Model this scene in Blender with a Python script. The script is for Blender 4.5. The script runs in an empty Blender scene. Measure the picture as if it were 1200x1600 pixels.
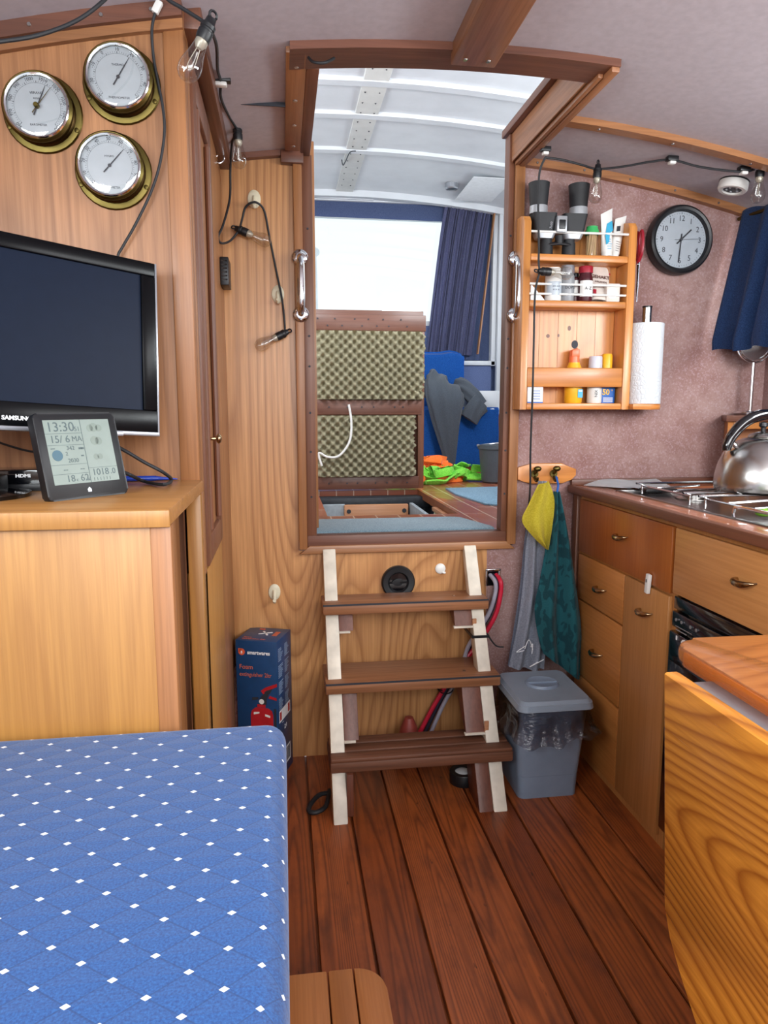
import bpy, bmesh, math, random
from mathutils import Vector, Matrix, Euler
random.seed(7)
S = bpy.context.scene
COL = S.collection
PI = math.pi
V = Vector

# ------------------------------------------------------------ camera, world, light, exposure
FPX, H = 1109.0, 1.13
PH = math.atan(160 / FPX); TH = math.atan(159 / math.hypot(FPX, 160))
CF = V((math.sin(TH) * math.cos(PH), math.cos(TH) * math.cos(PH), -math.sin(PH)))
CR = V((math.cos(TH), -math.sin(TH), 0)); CU = CR.cross(CF); CC = V((0, 0, H))
cam = bpy.data.objects.new('camera', bpy.data.cameras.new('camera'))
COL.objects.link(cam); S.camera = cam
cam.data.sensor_fit = 'HORIZONTAL'; cam.data.sensor_width = 36; cam.data.lens = 36 * FPX / 1200
cam.data.clip_start = .01
cam.matrix_world = Matrix(((CR.x, CU.x, -CF.x, CC.x), (CR.y, CU.y, -CF.y, CC.y), (CR.z, CU.z, -CF.z, CC.z), (0, 0, 0, 1)))
def at(x, y, ax, v):
    """the point of the plane ax = v that lies on a sight line of the survey photograph"""
    d = CF * FPX + CR * (x - 600) + CU * (800 - y); i = 'XYZ'.index(ax)
    return CC + d * ((v - CC[i]) / d[i])

S.view_settings.view_transform = 'Standard'; S.view_settings.look = 'None'
S.view_settings.gamma = 1; S.view_settings.use_curve_mapping = False
S.view_settings.exposure = 1.05
S.cycles.use_denoising = True; S.cycles.max_bounces = 8; S.cycles.transparent_max_bounces = 12
S.cycles.sample_clamp_indirect = 6; S.cycles.caustics_reflective = False; S.cycles.caustics_refractive = False
W = bpy.data.worlds.new('overcast_sky'); S.world = W; W.use_nodes = True
nt = W.node_tree; nt.nodes.clear()
wo = nt.nodes.new('ShaderNodeOutputWorld'); bg = nt.nodes.new('ShaderNodeBackground')
bg.inputs[0].default_value = (.90, .96, 1.0, 1); bg.inputs[1].default_value = .62
nt.links.new(bg.outputs[0], wo.inputs[0])
def area(name, loc, to, sx, sy, power, col=(1, 1, 1)):
    l = bpy.data.lights.new(name, 'AREA'); l.shape = 'RECTANGLE'; l.size = sx; l.size_y = sy; l.energy = power; l.color = col
    o = bpy.data.objects.new(name, l); COL.objects.link(o); o.location = loc
    o.rotation_euler = (V(to) - V(loc)).to_track_quat('-Z', 'Y').to_euler(); return o
area('daylight_left_window', (-.86, .15, 1.5), (1, .6, 1.1), 1.3, .5, 17, (.96, .98, 1))
area('daylight_right_window', (1.64, .8, 1.5), (.5, 1.5, .8), 1.7, .4, 13, (.96, .98, 1))
area('daylight_galley_window', (1.63, 1.22, 1.52), (1.0, 1.95, .9), .5, .32, 5, (.96, .98, 1))
area('daylight_wheelhouse_port', (-.80, 3.6, 2.0), (1, 3.9, 1.3), 1.8, .7, 5, (.95, .98, 1))
area('daylight_wheelhouse_starboard', (1.66, 3.4, 2.0), (0, 3.6, 1.2), 1.8, .7, 4, (.95, .98, 1))
area('added_wheelhouse_fill', (1.27, 2.24, 2.18), (.9, 4.5, .9), .4, .3, 10, (.97, .98, 1))  # added lamp, no known window here: brightens the far curtain, seat and foam
area('added_wheelhouse_fill', (-.35, 2.22, 2.15), (.6, 4.5, .9), .6, .3, 9, (.97, .98, 1))  # second added wheelhouse lamp, to port, likewise without a known window
area('added_saloon_fill', (.45, -1.2, 1.7), (.9, 2, 1.2), 1.6, 1.0, 27, (.98, .99, 1))  # unseen fill lamp added behind the camera to lift the saloon, no known opening

# ------------------------------------------------------------ materials
def lin(h):
    if isinstance(h, (tuple, list)): return tuple(h[:3]) + (1,)
    h = h.lstrip('#'); c = [int(h[i:i + 2], 16) / 255 for i in (0, 2, 4)]
    return tuple(x / 12.92 if x <= .04045 else ((x + .055) / 1.055) ** 2.4 for x in c) + (1,)
class NT:
    def __init__(s, name):
        s.m = bpy.data.materials.new(name); s.m.use_nodes = True; s.t = s.m.node_tree; s.t.nodes.clear()
        s.out = s.n('OutputMaterial'); s.b = s.n('BsdfPrincipled'); s.l(s.b.outputs[0], s.out.inputs[0])
    def n(s, k, **kw):
        x = s.t.nodes.new('ShaderNode' + k)
        for a, v in kw.items(): setattr(x, a, v)
        return x
    def l(s, a, b): s.t.links.new(a, b)
    def set(s, **kw):
        for k, v in kw.items():
            k = k.replace('_', ' ')
            if hasattr(v, 'node'): s.l(v, s.b.inputs[k])
            else: s.b.inputs[k].default_value = v
    def coord(s, scale=(1, 1, 1), rot=(0, 0, 0)):
        t = s.n('TexCoord'); mp = s.n('Mapping'); mp.inputs['Scale'].default_value = scale; mp.inputs['Rotation'].default_value = rot
        s.l(t.outputs['Object'], mp.inputs[0]); return mp.outputs[0]
    def noise(s, vec, scale, detail=2, rough=.5, dist=0):
        x = s.n('TexNoise'); x.inputs['Scale'].default_value = scale; x.inputs['Detail'].default_value = detail
        x.inputs['Roughness'].default_value = rough; x.inputs['Distortion'].default_value = dist; s.l(vec, x.inputs['Vector']); return x.outputs[0]
    def math(s, op, a, b=None, c=None):
        x = s.n('Math', operation=op)
        for i, v in enumerate((a, b, c)):
            if v is None: continue
            if hasattr(v, 'node'): s.l(v, x.inputs[i])
            else: x.inputs[i].default_value = v
        return x.outputs[0]
    def ramp(s, fac, stops):
        r = s.n('ValToRGB'); e = r.color_ramp.elements
        while len(e) < len(stops): e.new(.5)
        for i, (p, c) in enumerate(stops): e[i].position = p; e[i].color = lin(c) if not isinstance(c, float) else (c, c, c, 1)
        s.l(fac, r.inputs[0]); return r.outputs[0]
    def mix(s, fac, a, b, mode='MIX'):
        x = s.n('MixRGB', blend_type=mode)
        for i, v in enumerate((fac, a, b)):
            if hasattr(v, 'node'): s.l(v, x.inputs[i])
            else: x.inputs[i].default_value = v if i == 0 else lin(v)
        return x.outputs[0]
    def bump(s, h, strength=.2, dist=.002):
        x = s.n('Bump'); x.inputs['Strength'].default_value = strength; x.inputs['Distance'].default_value = dist
        s.l(h, x.inputs['Height']); s.l(x.outputs[0], s.b.inputs['Normal'])
def plain(name, col, rough=.5, metal=0, var=.06, sc=40, bump=0, coat=0, **kw):
    k = NT(name); c = k.coord(); nz = k.noise(c, sc, 3)
    d = tuple(x * (1 - var * 2) for x in lin(col)[:3]); u = tuple(min(1, x * (1 + var)) for x in lin(col)[:3])
    k.set(Base_Color=k.ramp(nz, [(.3, d), (.7, u)]), Roughness=rough, Metallic=metal, Coat_Weight=coat, **kw)
    if bump: k.bump(nz, bump, .002)
    return k.m
def wood(name, light, dark, ax='Z', rings=9, sc=3.0, rough=.35, cath=.55, pore=.35, coat=.15, knots=0, off=0, st=.07, tone=.25):
    k = NT(name); s = [1, 1, 1]; s['XYZ'.index(ax)] = st
    c = k.coord(tuple(s)); c.node.inputs['Location'].default_value = (off * 1.37, off * .71, off * 2.1)
    n1 = k.noise(c, sc, 1.2, .35, .15)
    ring = k.math('FRACT', k.math('MULTIPLY', n1, rings))
    rr = k.ramp(ring, [(0, .9), (.28, .3), (.62, .0), (.88, .3), (1, .9)])
    f = [150, 150, 150]; f['XYZ'.index(ax)] = 4
    c2 = k.coord(tuple(f)); n2 = k.noise(c2, 1.0, 3, .6)
    pr = k.ramp(n2, [(.38, 0.), (.66, 1.)])
    n3 = k.noise(k.coord(tuple(x * 1.2 for x in s)), 4.0, 2)
    base = k.mix(k.math('MULTIPLY', rr, cath), light, dark)
    base = k.mix(k.math('MULTIPLY', pr, pore), base, dark)
    tn = k.ramp(n3, [(.3, 1 - tone), (.7, 1.0 + 0.0)])
    base = k.mix(1.0, base, tn, 'MULTIPLY')
    if knots:
        v = k.n('TexVoronoi'); v.inputs['Scale'].default_value = knots; s2 = [1, 1, 1]; s2['XYZ'.index(ax)] = .55
        k.l(k.coord(tuple(s2)), v.inputs['Vector'])
        kr = k.ramp(v.outputs['Distance'], [(.03, 1.), (.10, 0.)]); base = k.mix(kr, base, '#4a2410')
    k.set(Base_Color=base, Roughness=k.ramp(n2, [(0., rough - .06), (1., rough + .1)]), Coat_Weight=coat, Coat_Roughness=.25)
    k.bump(pr, .08, .001); return k.m
def fabric(name, a, b, sc=260, rough=.95, bump=.35, big=9):
    k = NT(name); c = k.coord(); n = k.noise(c, sc, 2, .6); g = k.noise(c, big, 3)
    col = k.mix(k.ramp(n, [(.35, 0.), (.65, 1.)]), a, b); col = k.mix(k.math('MULTIPLY', g, .3), col, a)
    k.set(Base_Color=col, Roughness=rough, Sheen_Weight=.15); k.bump(n, bump, .003); return k.m
def glassy(name, col=(1, 1, 1), ior=1.45, tint=.95):
    k = NT(name); k.t.nodes.remove(k.b)
    tr = k.n('BsdfTransparent'); tr.inputs[0].default_value = (col[0] * tint, col[1] * tint, col[2] * tint, 1)
    gl = k.n('BsdfGlossy'); gl.inputs['Roughness'].default_value = .03
    lw = k.n('LayerWeight'); lw.inputs['Blend'].default_value = .5; mx = k.n('MixShader')
    f = k.math('ADD', k.math('MULTIPLY', k.math('POWER', lw.outputs['Facing'], 3.0), (ior - 1) * .8), (ior - 1) * .12)
    k.l(f, mx.inputs[0]); k.l(tr.outputs[0], mx.inputs[1]); k.l(gl.outputs[0], mx.inputs[2]); k.l(mx.outputs[0], k.out.inputs[0]); return k.m

M = {}
M['oak'] = wood('oak_panel', '#d89f66', '#935a2d', 'Z', 36, 3.2, .38, .7, .4, off=3, st=.13)
M['oak_lock'] = wood('oak_locker', '#b47e52', '#7a4c2a', 'Z', 24, 3.0, .42, .5, .5, off=1, st=.2)
M['oak_desk'] = wood('oak_desk', '#bb8644', '#935f2b', 'Z', 18, 4.0, .38, .3, .4, off=8, st=.12)
M['oak_deskx'] = wood('oak_desk_top', '#bb854a', '#8c5a2a', 'X', 14, 5, .3, .4, .35, off=2)
M['oak_trim'] = wood('oak_trim', '#ad764a', '#724625', 'Z', 6, 9, .4, .4, .4)
M['oak_trimx'] = wood('oak_trim_cross', '#ad764a', '#724625', 'X', 6, 9, .4, .4, .4)
M['oak_trimy'] = wood('oak_trim_along', '#a8714a', '#6d4224', 'Y', 6, 9, .4, .4, .4)
M['mahog_x'] = wood('mahogany_cross', '#764937', '#4a2a1e', 'X', 6, 9, .45, .4, .4)
M['mahog_y'] = wood('mahogany_along', '#7d4c36', '#50301f', 'Y', 6, 9, .45, .4, .4)
M['mahog_z'] = wood('mahogany_upright', '#805038', '#52301f', 'Z', 6, 9, .45, .4, .4)
M['dark_in'] = wood('dark_locker_interior', '#8a5433', '#4e2c18', 'Z', 6, 6, .6, .4, .4)
M['cab'] = wood('cabinet_front', '#c98445', '#9c5c26', 'Y', 4, 4, .35, .22, .35, off=5)
M['cab_light'] = wood('cabinet_front_light', '#d6975a', '#ab6c34', 'Y', 5, 4, .35, .3, .35, off=4)
M['cab_door'] = wood('cabinet_door', '#cb8c50', '#a06834', 'Z', 5, 4, .38, .25, .4, off=6)
M['cab_dark'] = wood('cabinet_front_red', '#b3662c', '#873f14', 'Z', 4, 5, .3, .3, .3, off=2)
M['table'] = wood('table_pine', '#f0a03c', '#8a3f0e', 'Y', 58, 2.4, .22, .8, .3, coat=.5, off=4, st=.16, knots=0, tone=.3)
M['table_top'] = wood('table_pine_top', '#c47a3e', '#7e3c14', 'X', 26, 5, .22, .5, .25, coat=.5, off=9)
M['table_edge'] = wood('table_pine_edge', '#c66a24', '#7e3509', 'Y', 7, 8, .25, .5, .2, coat=.5, off=9)
M['pine'] = wood('rack_pine', '#e29a52', '#ad6426', 'Z', 22, 5, .35, .5, .2, coat=.3, knots=0, off=2)
M['pinex'] = wood('rack_pine_cross', '#de924a', '#a55c22', 'X', 20, 6, .35, .5, .2, coat=.3, off=7)
M['tread'] = wood('tread_teak', '#aa7450', '#6d4226', 'X', 6, 8, .4, .35, .5, coat=.1)
M['tread_old'] = wood('tread_weathered', '#80523b', '#482a1c', 'X', 8, 9, .55, .45, .5, coat=0)
M['cleat'] = wood('cleat_mahogany', '#74402c', '#4e2619', 'Z', 6, 9, .5, .4, .4)
M['step'] = wood('step_plank', '#c27f48', '#8a4f26', 'Y', 7, 6, .4, .45, .35, off=3)
M['white_paint'] = plain('white_paint_worn', '#ded6c6', .45, var=.10, sc=18, bump=.1)
M['wh_white'] = plain('wheelhouse_white', '#d3d7dc', .45, var=.03, sc=9)
M['wh_batten'] = plain('wheelhouse_batten', '#d6d6d2', .5, var=.04, sc=14)
M['ceil'] = plain('cabin_ceiling', '#bcb6bd', .7, var=.04, sc=60, bump=.1)
M['chrome'] = plain('chrome', '#d5d5d8', .12, 1, var=.02)
M['steel'] = plain('brushed_steel', '#b9b7b4', .24, 1, var=.06, sc=20)
M['hobsteel'] = plain('hob_steel', '#8f8d8c', .28, 1, var=.06, sc=14)
M['brass'] = plain('aged_brass', '#62562f', .4, 1, var=.15, sc=16)
M['brassdk'] = plain('dark_brass', '#4a3a22', .42, 1, var=.18, sc=14)
M['pewter'] = plain('pewter_brass', '#b59c78', .22, 1, var=.08)
M['black'] = plain('black_plastic', '#15171b', .4, var=.1)
M['blackg'] = plain('black_gloss', '#0b0c10', .12, var=.05, coat=.6)
M['rubber'] = plain('black_rubber', '#1d1f23', .6, var=.1, bump=.1)
M['screen'] = plain('tv_screen', '#101a2c', .4, var=.03, Specular_IOR_Level=.12)
M['tvblack'] = plain('tv_bezel_black', '#08090c', .25, var=.03, Specular_IOR_Level=.15)
M['silver'] = plain('silver_plastic', '#a3a6ad', .3, .6, var=.04)
M['lcd'] = plain('lcd_panel', '#7d8c85', .4, var=.03)
M['lcd_ink'] = plain('lcd_ink', '#48595c', .5, var=.02)
M['lcd_blue'] = plain('lcd_moon', '#3e6272', .5, var=.02)
M['dial'] = plain('dial_white', '#b4bec7', .35, var=.02)
M['ink'] = plain('dark_ink', '#262a33', .6, var=.02)
M['whitep'] = plain('white_plastic', '#e2e2de', .35, var=.02)
M['cream'] = plain('cream_plastic', '#d9d2b8', .35, var=.03)
M['white_ink'] = plain('white_print', '#eef0f2', .5, var=.01)
M['bulb'] = glassy('bulb_glass', (.98, .97, .95), 1.7, .94)
M['pane'] = glassy('window_pane', (.97, 1, 1), 1.3, .97)
M['filament'] = plain('bulb_filament', '#bdb8aa', .3, .3)
M['red'] = plain('red_print', '#b3202a', .35, var=.08)
M['orange_ink'] = plain('orange_print', '#c8664a', .5, var=.02)
M['redcable'] = plain('red_cable', '#c41e3a', .35, var=.03)
M['greycable'] = plain('grey_cable', '#9d9aa8', .4, var=.03)
M['navycable'] = plain('dark_cable', '#1d1c2e', .4, var=.03)
M['redcone'] = plain('red_rubber', '#8e3a30', .5, var=.06)
M['bin'] = plain('bin_plastic', '#7f8fa3', .38, var=.03, sc=20)
M['binlid'] = plain('bin_lid_plastic', '#8997a6', .36, var=.03, sc=20)
M['paper'] = plain('white_paper', '#eef1f4', .8, var=.03)
M['greenp'] = plain('green_plastic', '#3fae62', .35)
M['lime'] = plain('lime_silicone', '#8cc63a', .4)
M['redcap'] = plain('red_cap', '#9e1f31', .35)
M['maroon'] = plain('maroon_jar', '#4b1a22', .25, var=.1)
M['orangep'] = plain('orange_plastic', '#f0764a', .35)
M['yellowp'] = plain('yellow_plastic', '#f0b428', .35)
M['bluep'] = plain('blue_plastic', '#1f5fb0', .35)
M['cyanp'] = plain('cyan_print', '#3fa9d0', .4)
M['greyp'] = plain('grey_jar', '#8f9296', .35)
M['wood_stick'] = plain('toothpick_wood', '#d9b98a', .7)
M['kraft'] = plain('kraft_pouch', '#b3825c', .55, var=.1)
M['pouch'] = plain('pouch_print', '#d9cfc6', .5, var=.05)
M['brownp'] = plain('brown_print', '#5a3a34', .6)
M['greysil'] = plain('binocular_silver', '#a9adb2', .35, .4)
M['penblue'] = plain('pen_blue', '#1f3fa8', .25)
M['scissor'] = plain('scissor_blade', '#50535a', .25, .9)
M['matblue'] = fabric('grey_blue_mat', '#5c7684', '#8aa0ac', 300)
M['matrib'] = fabric('blue_mat', '#557a94', '#86aac0', 200)
M['teal'] = fabric('teal_towel', '#1c525a', '#256670', 180)
M['yellow'] = fabric('yellow_cloth', '#cdbb2c', '#e2d24c', 260)
M['greyt'] = fabric('grey_towel', '#9aa0b0', '#b6bac8', 220)
M['greyt2'] = fabric('grey_towel_dark', '#7b8296', '#9096a8', 220)
M['curtain'] = fabric('navy_curtain', '#1a3360', '#3a5c90', 420, bump=.5)
M['curtain2'] = fabric('wheelhouse_curtain', '#62668e', '#8285ab', 240, bump=.1)
M['valance'] = fabric('wheelhouse_valance', '#56658e', '#6a79a2', 240, bump=.1)
M['bluetowel'] = fabric('bright_blue_towel', '#145bb8', '#2a78d8', 240)
M['trouser'] = fabric('grey_trousers', '#3c424b', '#4d545e', 260, bump=.15)
M['orangecl'] = fabric('orange_cloth', '#ff6d1e', '#ff8a3a', 200)
M['limecl'] = fabric('lime_cloth', '#66d83a', '#a6f060', 200)
M['sack'] = fabric('brown_sack', '#6d3e36', '#96655a', 120)
M['foam'] = plain('foam_cream', '#c3bd9f', .9, var=.05, sc=30)
M['foamedge'] = M['foam']
M['bucket'] = plain('bucket_grey', '#4a5259', .5, var=.05)
M['tan_ply'] = wood('pale_ply', '#c98f66', '#9c6440', 'X', 6, 8, .6, .3, .3)
M['bilge'] = plain('bilge_paint', '#9aa2a8', .6, var=.08)
M['bilge_dk'] = plain('bilge_dark', '#23282f', .5, var=.2)
M['cooker'] = plain('cooker_black', '#101318', .15, var=.05, coat=.4)
M['whwood'] = wood('wheelhouse_floor_plinth', '#9a5a34', '#6c3a20', 'X', 6, 8, .4, .4, .3)
M['bag'] = None
# bin liner: thin smoky film
k = NT('bin_liner'); k.t.nodes.remove(k.b)
tr = k.n('BsdfTransparent'); tr.inputs[0].default_value = (.62, .62, .65, 1); gl = k.n('BsdfGlossy'); gl.inputs['Roughness'].default_value = .12; gl.inputs[0].default_value = (.8, .8, .82, 1)
fr = k.n('Fresnel'); fr.inputs['IOR'].default_value = 1.6; mx = k.n('MixShader'); nz = k.noise(k.coord((14, 14, 40)), 2, 3); bp = k.n('Bump'); bp.inputs['Strength'].default_value = .9; bp.inputs['Distance'].default_value = .01
k.l(nz, bp.inputs['Height']); k.l(bp.outputs[0], gl.inputs['Normal']); k.l(bp.outputs[0], fr.inputs['Normal'])
k.l(fr.outputs[0], mx.inputs[0]); k.l(tr.outputs[0], mx.inputs[1]); k.l(gl.outputs[0], mx.inputs[2]); k.l(mx.outputs[0], k.out.inputs[0]); M['bag'] = k.m
# wallpaper: mottled dusty mauve
k = NT('mauve_wallpaper'); c = k.coord(); a = k.noise(c, 5, 4, .6); b = k.noise(c, 170, 3, .65); d = k.noise(c, 26, 4, .7)
col = k.mix(k.ramp(a, [(.34, 0.), (.66, 1.)]), '#8a6560', '#a3857f'); col = k.mix(k.math('MULTIPLY', k.ramp(d, [(.45, 0.), (.7, 1.)]), .45), col, '#74493f')
col = k.mix(k.math('MULTIPLY', k.ramp(b, [(.5, 0.), (.68, 1.)]), .38), col, '#bfaab0'); k.set(Base_Color=col, Roughness=.75); k.bump(b, .15, .001); M['wall'] = k.m
# floor boards: red-brown pitch pine, each board its own tone
k = NT('floor_boards'); t = k.n('TexCoord'); sp = k.n('SeparateXYZ'); k.l(t.outputs['Object'], sp.inputs[0])
idx = k.math('FLOOR', k.math('DIVIDE', k.math('SUBTRACT', sp.outputs[0], .053), .1165)); wn = k.n('TexWhiteNoise', noise_dimensions='1D'); k.l(idx, wn.inputs['W'])
cb = k.n('CombineXYZ'); k.l(sp.outputs[0], cb.inputs[0]); k.l(k.math('ADD', k.math('MULTIPLY', sp.outputs[1], .045), k.math('MULTIPLY', idx, 3.7)), cb.inputs[1]); k.l(k.math('MULTIPLY', wn.outputs[0], 9), cb.inputs[2])
n1 = k.noise(cb.outputs[0], 9, 1.5, .4, .2); ring = k.math('FRACT', k.math('MULTIPLY', n1, 30)); rr = k.ramp(ring, [(0, 1.), (.35, .2), (.75, 0.), (1, 1.)])
n2 = k.noise(k.coord((120, 4, 1)), 1, 3, .6); n3 = k.noise(k.coord((5, 2, 1)), 3, 4, .65); n4 = k.noise(k.coord((14, 4, 1)), 3, 3, .6)
col = k.mix(k.math('MULTIPLY', rr, .6), '#b8632f', '#4e2210'); col = k.mix(k.math('MULTIPLY', k.ramp(n2, [(.4, 0.), (.65, 1.)]), .3), col, '#4a2012')
col = k.mix(1.0, col, k.ramp(wn.outputs[0], [(0., '#cfc4bc'), (1., '#ffffff')]), 'MULTIPLY'); col = k.mix(k.math('MULTIPLY', k.ramp(n3, [(.48, 0.), (.72, 1.)]), .5), col, '#40201a')
col = k.mix(k.ramp(n4, [(.69, 0.), (.75, 1.)]), col, '#23120c')
k.set(Base_Color=col, Roughness=k.ramp(n3, [(.2, .3), (.8, .5)]), Coat_Weight=.12, Coat_Roughness=.3); k.bump(rr, .12, .001); M['floor'] = k.m
M['seam'] = plain('floor_caulk', '#120b08', .7)
# cushion: blue weave with a lozenge grid of fine lines and white flecks
k = NT('cushion_fabric'); t = k.n('TexCoord'); sp = k.n('SeparateXYZ'); k.l(t.outputs['Object'], sp.inputs[0])
xx = k.math('DIVIDE', k.math('SUBTRACT', sp.outputs[0], sp.outputs[2]), .059); yy = k.math('DIVIDE', sp.outputs[1], .043)
def dist_int(v): return k.math('ABSOLUTE', k.math('SUBTRACT', k.math('FRACT', k.math('ADD', v, .5)), .5))
s1 = dist_int(k.math('ADD', xx, yy)); s2 = dist_int(k.math('SUBTRACT', xx, yy))
line = k.math('LESS_THAN', k.math('MINIMUM', s1, s2), .022); dot = k.math('LESS_THAN', k.math('MAXIMUM', s1, s2), .072)
n = k.noise(k.coord(), 420, 2, .6); col = k.mix(k.ramp(n, [(.3, 0.), (.7, 1.)]), '#0f3873', '#205a9a')
col = k.mix(k.math('MULTIPLY', line, .55), col, '#0f3264'); col = k.mix(dot, col, '#dfe8f2'); k.set(Base_Color=col, Roughness=.9, Sheen_Weight=.2)
k.bump(k.math('MINIMUM', s1, s2), .35, .004); M['cushion'] = k.m
# tile-look wheelhouse sole
k = NT('wheelhouse_tiles'); br = k.n('TexBrick'); br.offset = .5; k.l(k.coord((1, 1, 1), (0, 0, PI / 2)), br.inputs['Vector'])
br.inputs['Color1'].default_value = lin('#a95a3c'); br.inputs['Color2'].default_value = lin('#965036'); br.inputs['Mortar'].default_value = lin('#d8b9a2')
br.inputs['Scale'].default_value = 1; br.inputs['Mortar Size'].default_value = .0025; br.inputs['Brick Width'].default_value = .35; br.inputs['Row Height'].default_value = .085
k.set(Base_Color=br.outputs[0], Roughness=.3, Coat_Weight=.3); M['tiles'] = k.m
# teal towel with darker woven motif
k = NT('teal_towel_motif'); c = k.coord(); n = k.noise(c, 220, 2); v = k.noise(k.coord((1, 1, .6)), 34, 1, .3, 1.2)
col = k.mix(k.ramp(v, [(.5, 0.), (.54, 1.)]), '#28707a', '#1c545e'); k.set(Base_Color=col, Roughness=.95, Sheen_Weight=.15); k.bump(n, .4, .003); M['teal'] = k.m
# embossed paper towel
k = NT('kitchen_paper'); v = k.n('TexVoronoi', feature='DISTANCE_TO_EDGE'); v.inputs['Scale'].default_value = 75; k.l(k.coord(), v.inputs['Vector'])
k.set(Base_Color=lin('#dfe6ec'), Roughness=.9); k.bump(k.ramp(v.outputs[0], [(0., 0.), (.15, 1.)]), .35, .003); M['ktowel'] = k.m

# ------------------------------------------------------------ mesh helpers
def B(): return bmesh.new()
def box(bm, x0, x1, y0, y1, z0, z1, bev=0, seg=2, m=None):
    r = bmesh.ops.create_cube(bm, size=1); vs = r['verts']
    t = Matrix.Translation(((x0 + x1) / 2, (y0 + y1) / 2, (z0 + z1) / 2)) @ Matrix.Diagonal((abs(x1 - x0), abs(y1 - y0), abs(z1 - z0), 1))
    if m: t = m @ t
    bmesh.ops.transform(bm, matrix=t, verts=vs)
    if bev:
        es = list({e for v in vs for e in v.link_edges})
        bmesh.ops.bevel(bm, geom=es, offset=bev, segments=seg, profile=.5, affect='EDGES')
    return bm
def frame(p, q):
    z = (q - p).normalized(); x = z.orthogonal().normalized(); y = z.cross(x)
    return x, y
def cyl(bm, p, q, r, r2=None, n=20, cap=True):
    p, q = V(p), V(q); x, y = frame(p, q); r2 = r if r2 is None else r2
    a = [bm.verts.new(p + (x * math.cos(t) + y * math.sin(t)) * r) for t in [2 * PI * i / n for i in range(n)]]
    b = [bm.verts.new(q + (x * math.cos(t) + y * math.sin(t)) * r2) for t in [2 * PI * i / n for i in range(n)]]
    for i in range(n): bm.faces.new((a[i], a[(i + 1) % n], b[(i + 1) % n], b[i]))
    if cap: bm.faces.new(a[::-1]); bm.faces.new(b)
    return bm
def spline(pts, k=6):
    P = [V(p) for p in pts]; out = []
    for i in range(len(P) - 1):
        a, b, c, d = P[max(i - 1, 0)], P[i], P[i + 1], P[min(i + 2, len(P) - 1)]
        for j in range(k):
            t = j / k
            out.append(.5 * ((2 * b) + (c - a) * t + (2 * a - 5 * b + 4 * c - d) * t * t + (3 * b - a - 3 * c + d) * t ** 3))
    return out + [P[-1]]
def tube(bm, pts, r, n=8, k=6, rf=None):
    P = spline(pts, k) if k > 1 else [V(p) for p in pts]
    x, y = frame(P[0], P[1]); rings = []
    for i, p in enumerate(P):
        t = (P[min(i + 1, len(P) - 1)] - P[max(i - 1, 0)]).normalized()
        x = (x - t * x.dot(t)).normalized(); y = t.cross(x); rad = rf(i / (len(P) - 1)) if rf else r
        rings.append([bm.verts.new(p + (x * math.cos(a) + y * math.sin(a)) * rad) for a in [2 * PI * j / n for j in range(n)]])
    for a, b in zip(rings, rings[1:]):
        for j in range(n): bm.faces.new((a[j], a[(j + 1) % n], b[(j + 1) % n], b[j]))
    bm.faces.new(rings[0][::-1]); bm.faces.new(rings[-1]); return bm
def lathe(bm, prof, m=None, n=32, c=(0, 0, 0)):
    m = m or Matrix.Translation(c); rings = []
    for r, z in prof:
        if r < 1e-6: rings.append([bm.verts.new(m @ V((0, 0, z)))])
        else: rings.append([bm.verts.new(m @ V((r * math.cos(2 * PI * j / n), r * math.sin(2 * PI * j / n), z))) for j in range(n)])
    for a, b in zip(rings, rings[1:]):
        for j in range(n):
            q = [a[j % len(a)], a[(j + 1) % len(a)], b[(j + 1) % len(b)], b[j % len(b)]]; u = []
            for w in q:
                if w not in u: u.append(w)
            if len(u) > 2: bm.faces.new(u)
    return bm
def prism(bm, poly, m, h, bev=0):
    a = [bm.verts.new(m @ V((x, y, 0))) for x, y in poly]; b = [bm.verts.new(m @ V((x, y, h))) for x, y in poly]; n = len(poly)
    f = [bm.faces.new(a[::-1]), bm.faces.new(b)] + [bm.faces.new((a[i], a[(i + 1) % n], b[(i + 1) % n], b[i])) for i in range(n)]
    if bev: bmesh.ops.bevel(bm, geom=list({e for x in f[:2] for e in x.edges}), offset=bev, segments=2, profile=.5, affect='EDGES')
    return bm
def sph(bm, c, r, sx=1, sy=1, sz=1, n=16):
    bmesh.ops.create_uvsphere(bm, u_segments=n, v_segments=n // 2 + 2, radius=1, matrix=Matrix.Translation(c) @ Matrix.Diagonal((r * sx, r * sy, r * sz, 1))); return bm
def sheet(bm, fn, nu, nv, th=0):
    g = [[bm.verts.new(fn(i / nu, j / nv)) for j in range(nv + 1)] for i in range(nu + 1)]
    fs = [bm.faces.new((g[i][j], g[i + 1][j], g[i + 1][j + 1], g[i][j + 1])) for i in range(nu) for j in range(nv)]
    if th: bmesh.ops.solidify(bm, geom=fs, thickness=th)
    return bm
def rrect(w, h, r, n=5, cx=0, cy=0):
    o = []
    for sx, sy, a0 in ((1, 1, 0), (-1, 1, 90), (-1, -1, 180), (1, -1, 270)):
        for i in range(n + 1):
            a = math.radians(a0 + 90 * i / n); o.append((cx + sx * (w / 2 - r) + r * math.cos(a), cy + sy * (h / 2 - r) + r * math.sin(a)))
    return o
def disc(r, n=32, cx=0, cy=0): return [(cx + r * math.cos(2 * PI * i / n), cy + r * math.sin(2 * PI * i / n)) for i in range(n)]
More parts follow.
